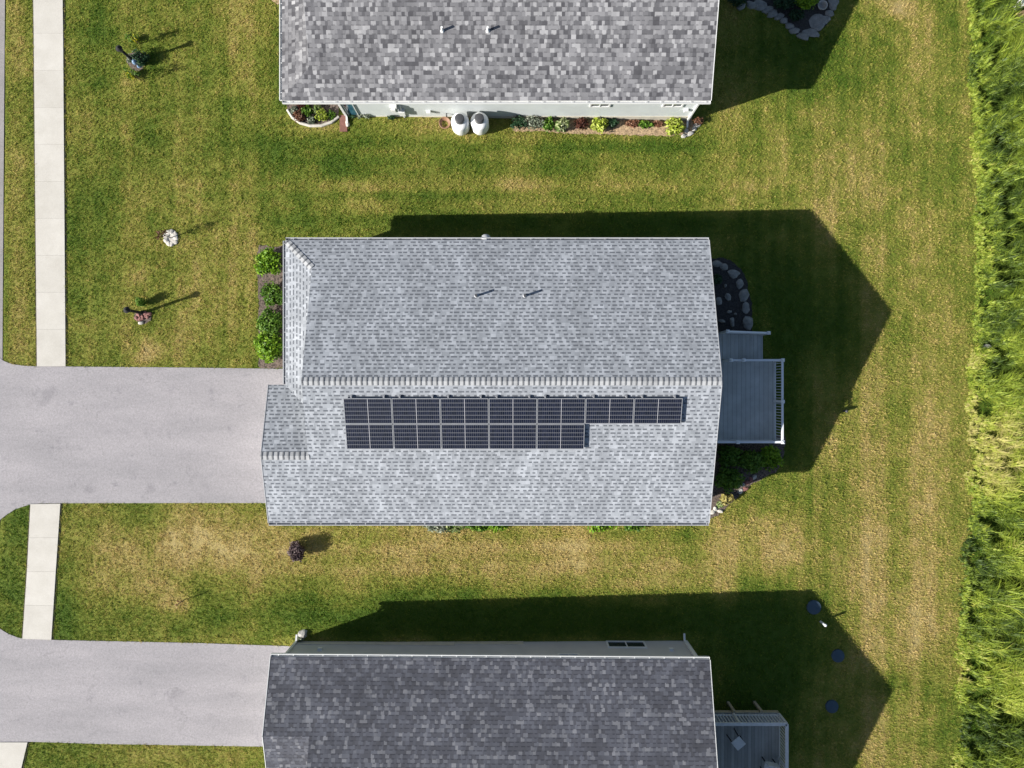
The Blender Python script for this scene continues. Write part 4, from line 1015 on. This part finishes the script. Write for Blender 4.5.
    shrub('shrub', at(794, 17), .45, .35, .4, M['lf_dark'], 'low dark plant before the bright bush behind the north house', 'shrub', 700, .05)
    shrub('shrub', at(735, 1), .55, .4, .6, M['lf_dark'], 'dark bush against the north house wall in the shade', 'shrub', 700, .06)

def lamp_post(px, py, h, label):
    root = empty('lamp_post', at(px, py), label, 'lamp post', 'lamp posts on the front lawn')
    bm = bmesh.new(); lathe(bm, [(.11, -.02), (.11, .05), (.08, .10), (.065, .14), (.06, h * .6), (.056, h - .3), (.07, h - .29), (.07, h - .27)], 14); obj('pole', bm, M['black'], root)
    la = bmesh.new(); lathe(la, [(.06, h - .27), (.085, h - .255), (.085, h - .24)], 12)
    for k in range(4):
        a = math.pi / 4 + k * math.pi / 2; bar(la, (.075 * math.cos(a), .075 * math.sin(a), h - .25), (.1 * math.cos(a), .1 * math.sin(a), h - .06), .014)
    lt = obj('lantern', la, M['black'], root)
    bm = bmesh.new(); lathe(bm, [(.065, h - .239), (.088, h - .061)], 8); obj('lantern_glass', bm, M['lantern_glass'], lt)
    bm = bmesh.new(); lathe(bm, [(.15, h - .06), (.145, h - .045), (.06, h + .02), (.02, h + .04), (.015, h + .07)], 12); obj('lantern_cap', bm, M['black'], lt)
def sapling(name, loc, h, label, mat, crown=True, cr=.28, leaves=140, lean=(0, 0)):
    _seed[0] += 1; rr = np.random.default_rng(_seed[0])
    root = empty(name, loc, label, 'sapling')
    bm = bmesh.new(); tx, ty = lean
    tube(bm, [(0, 0, -.05), (tx * .4, ty * .4, h * .45), (tx, ty, h)], [.022, .016, .006], 7)
    tips = []
    for k in range(9):
        z = h * rr.uniform(.4, .92); a = rr.uniform(0, 6.283); l = cr * rr.uniform(.5, 1.0)
        b0 = Vector((tx * z / h, ty * z / h, z)); b1 = b0 + Vector((l * math.cos(a), l * math.sin(a), l * .7)); tube(bm, [b0, b1], [.009, .003], 5); tips.append(b1)
    obj('trunk', bm, M['bark'], root)
    blobs = [(t.x, t.y, t.z, .12, .12, .12) for t in tips] + [(tx, ty, h, .1, .1, .12)]
    link('crown', leaf_mesh('crown', blobs, leaves, .045, rr), mat, root)
    return root
def build_lawn_things():
    lamp_post(135.4, 62.5, 1.40, 'black lamp post with lantern rising from the shrub bed on the upper front lawn')
    lamp_post(142.6, 313.0, 1.38, 'black lamp post with lantern by the reddish stones on the lower front lawn')
    shrub('shrub', at(143, 61.5), .44, .42, .62, M['lf_dark'], 'dark rounded shrub at the foot of the upper lamp post', n=800)
    shrub('perennial', at(133, 60), .22, .24, .35, M['lf_silver'], 'grey green plant left of the upper lamp post shrub', 'plant', 260, .05)
    p = at(139.5, 66); bm = bmesh.new(); lathe(bm, [(.1, 0), (.11, .03), (.05, .08), (.05, .20), (.06, .25), (.11, .34), (.12, .42), (.07, .52), (.02, .55)], 20, tuple(p)); tag(obj('garden_ornament', bm, M['blue_ceramic'], smooth=True), 'glossy blue garden ornament among the upper lamp post plants', 'ornament')
    shrub('perennial', at(133.5, 76.5), .22, .2, .42, M['lf_yellow'], 'yellow green plant below the upper lamp post', 'plant', 260, .05)
    shrub('perennial', at(136.5, 40.5), .16, .2, .3, M['lf_yellow'], 'yellow green plant above the upper lamp post', 'plant', 160, .05)
    sapling('sapling', at(139.5, 44), .95, 'thin sapling beside the yellow plant above the upper lamp post', M['lf_mid'], leaves=150, cr=.17)
    sapling('sapling', at(140.5, 80), .9, 'thin twiggy sapling right of the lower yellow plant', M['lf_mid'], leaves=170, cr=.24)
    # lower lamp bed
    for px, py, m in ((139, 315, 'stone_red'), (143, 317.5, 'stone_red'), (147, 316.5, 'stone_red'), (141, 319, 'stone_red'), (149.5, 314, 'stone_red'), (145.5, 313.5, 'stone_red'), (137.5, 318.5, 'stone_red')):
        rock('garden_stone', at(px, py, .01), .12, .1, .14, M[m], 'reddish stone in the small ring at the lower lamp post', 'reddish stones at the lower lamp post', random.uniform(0, 3))
    rock('garden_stone', at(141.5, 323, .01), .13, .08, .14, M['stone_white'], 'white stone at the edge of the reddish ring by the lower lamp post')
    shrub('shrub', at(144.5, 303), .24, .24, .62, M['lf_mid'], 'slim green shrub just above the lower lamp post', n=450)
    # white stone ring with sapling
    for k in range(9):
        a = 6.283 * k / 9
        px, py = 171 + 5 * math.cos(a), 238 + 6 * math.sin(a)
        rock('ring_stone', at(px, py, .015), .13, .12, .08, M['stone_white'], 'flat white stone ringing the sapling on the front lawn', 'white stones round the front sapling', a)
    sheet('gravel_ring', gpts(RING_T), .018, M['stone_white'])
    sapling('sapling', at(171, 238), 1.05, 'thin sapling standing in the ring of white stones', M['lf_maroon'], leaves=150, cr=.22)
    # dry lawn: bare disc and twig
    sapling('sapling', at(184, 600), .65, 'bare thin twig beside the bare patch on the lower front lawn', M['lf_rust'], leaves=18, cr=.12)
    shrub('shrub', at(298.5, 549.5), .42, .46, .75, M['lf_purple'], 'small round purple grey shrub alone on the dry strip below the middle house', n=2200, size=.05)
    rock('garden_stone', at(303, 633.5), .22, .2, .25, M['stone'], 'pale rock at the corner of the bottom house by its driveway', None, .3)
    shrub('perennial', at(301, 638), .2, .14, .25, M['lf_silver'], 'silvery tuft beside the pale rock at the bottom house', 'plant', 120, .05)
    # white propane tanks
    def tank(px, py, label):
        root = empty('propane_tank', at(px, py), label, 'gas tank', 'white gas tanks by the wall')
        bm = bmesh.new(); r = .40
        prof = [(r * .8, 0), (r * .85, .05)] + [(r * math.sin(R(a)), .05 + .22 - .22 * math.cos(R(a))) for a in (60, 75, 90)] + [(r, .85)] + [(r * math.cos(R(a)), .85 + .22 * math.sin(R(a))) for a in (20, 40, 60, 75)]
        lathe(bm, prof, 32); obj('body', bm, M['tank'], root, smooth=True)
        bm = bmesh.new(); lathe(bm, [(.19, 1.03), (.21, 1.05), (.21, 1.24), (.18, 1.27), (.08, 1.285)], 24); obj('valve_hood', bm, M['dark_plastic'], root)
    tank(461.4, 128.6, 'white upright gas tank with dark hood, left of the pair by the wall')
    tank(480.4, 128.2, 'white upright gas tank with dark hood, right of the pair by the wall')
    p = at(445, 124)
    bm = bmesh.new(); pts = [(p.x + (.16 + .012 * k / 8) * math.cos(k * .5), p.y + (.16 + .012 * k / 8) * math.sin(k * .5), p.z + .03 + .0016 * k) for k in range(70)]
    tube(bm, pts, .022, 7); tag(obj('garden_hose', bm, M['hose']), 'coiled brown garden hose on the ground left of the white tanks', 'hose')
    shrub('perennial', at(392, 119), .2, .12, .3, M['lf_dark'], 'small dark plant under the electric meter', 'plant', 120, .05)
    # lids and pipes in the shade behind the bottom house
    for px, py, r, lab in ((813.5, 607, .33, 'blue grey round lid nearest the shadow corner on the shaded lawn'), (837.5, 655.5, .30, 'blue grey round lid in the middle of the three on the shaded lawn'), (831.5, 706, .30, 'blue grey round lid lowest of the three on the shaded lawn')):
        p = at(px, py); bm = bmesh.new(); lathe(bm, [(r, -.05), (r, .05), (r * .95, .09), (r * .7, .10), (r * .3, .115), (.02, .12)], 28, tuple(p)); tag(obj('septic_lid', bm, M['blue_plastic']), lab, 'lid', 'round lids in the lawn')
    p = at(820.5, 621.5); bm = bmesh.new(); tube(bm, [p + Vector((0, 0, -.05)), p + Vector((0, 0, .5))], .05, 12); lathe(bm, [(.065, .48), (.065, .54), (.03, .57)], 12, tuple(p)); tag(obj('cleanout_pipe', bm, M['rail_white']), 'white pipe stub between the round lids on the shaded lawn', 'pipe')
    p = at(844, 411); bm = bmesh.new(); tube(bm, [p + Vector((0, 0, -.05)), p + Vector((0, 0, .24))], .05, 12); lathe(bm, [(.07, .22), (.07, .27), (.03, .3)], 12, tuple(p)); tag(obj('cleanout_pipe', bm, M['dark_plastic']), 'dark pipe stub at the edge of the middle house shadow', 'pipe')
    # things at the meadow edge
    p = at(1017, 7); bm = bmesh.new(); lathe(bm, [(.18, 0), (.22, .6), (.23, .62), (.2, .63), (.19, .58)], 20, (0, 0, 0)); o = tag(obj('bucket', bm, M['tank'], None, p), 'white bucket in the tall grass at the top right corner', 'bucket')
    p = at(1013, 24); root = empty('wooden_crate', p + Vector((0, 0, .28)), 'tan slatted wooden crate in the tall grass by the white bucket', 'crate', rz=.4)
    for k in range(4):
        bm = bmesh.new(); box(bm, -.26, .26, -.25 + .135 * k, -.15 + .135 * k, .42, .45); obj('slat', bm, M['tan_wood'], root)
    bm = bmesh.new(); box(bm, -.25, .25, -.25, -.22, -.3, .4199); box(bm, -.25, .25, .22, .25, -.3, .4199); obj('side', bm, M['tan_wood'], root)
    rock('field_stone', at(986, 346), .24, .12, .24, M['stone'], 'pale pinkish stone in the edge of the tall grass')
    rock('field_stone', at(986, 487), .22, .14, .24, M['stone'], 'grey stone among the dry stalks at the meadow edge')
    # walkway to the north house porch
    sheet('walkway', gpts([(270, -30), (284, -30), (284, 1), (278, 5), (272, 1)]), .03, M['mulch_tan'])

# ------------------------------------------------------------------ build
H2 = None
build_ground(); build_houses(); build_solar(); build_decks(); build_beds(); build_lawn_things(); build_lawn_grass(); build_meadow()

# ------------------------------------------------------------------ light, sky, camera
ELEV = math.atan(0.52); AZ = R(19.2)
sd = Vector((-math.cos(AZ) * math.cos(ELEV), -math.sin(AZ) * math.cos(ELEV), math.sin(ELEV)))
sun = bpy.data.lights.new('sun', 'SUN'); sun.energy = 5.0; sun.angle = R(.45); sun.color = (1.0, .95, .87)
so = bpy.data.objects.new('sun', sun); COL.objects.link(so); so.rotation_euler = (-sd).to_track_quat('-Z', 'Y').to_euler(); so.location = sd * 60
w = bpy.data.worlds.new('World'); S.world = w; w.use_nodes = True
nt = w.node_tree; bg = nt.nodes['Background']
sky = nt.nodes.new('ShaderNodeTexSky'); sky.sky_type = 'NISHITA'; sky.sun_disc = False
sky.sun_elevation = ELEV; sky.sun_rotation = math.atan2(sd.x, sd.y) % (2 * math.pi)
nt.links.new(sky.outputs[0], bg.inputs[0]); bg.inputs[1].default_value = 0.055
cam = bpy.data.cameras.new('camera'); cam.sensor_width = 36; cam.lens = F / 1024 * 36; cam.clip_end = 2000
co = bpy.data.objects.new('camera', cam); COL.objects.link(co); co.location = (0, 0, CAMZ); co.rotation_euler = (0, 0, 0)
S.camera = co
S.view_settings.view_transform = 'Standard'; S.view_settings.look = 'None'; S.view_settings.gamma = 1
S.view_settings.use_curve_mapping = False; S.view_settings.exposure = 1.08
S.cycles.max_bounces = 4; S.cycles.diffuse_bounces = 2; S.cycles.transmission_bounces = 3; S.cycles.glossy_bounces = 2
S.render.film_transparent = False
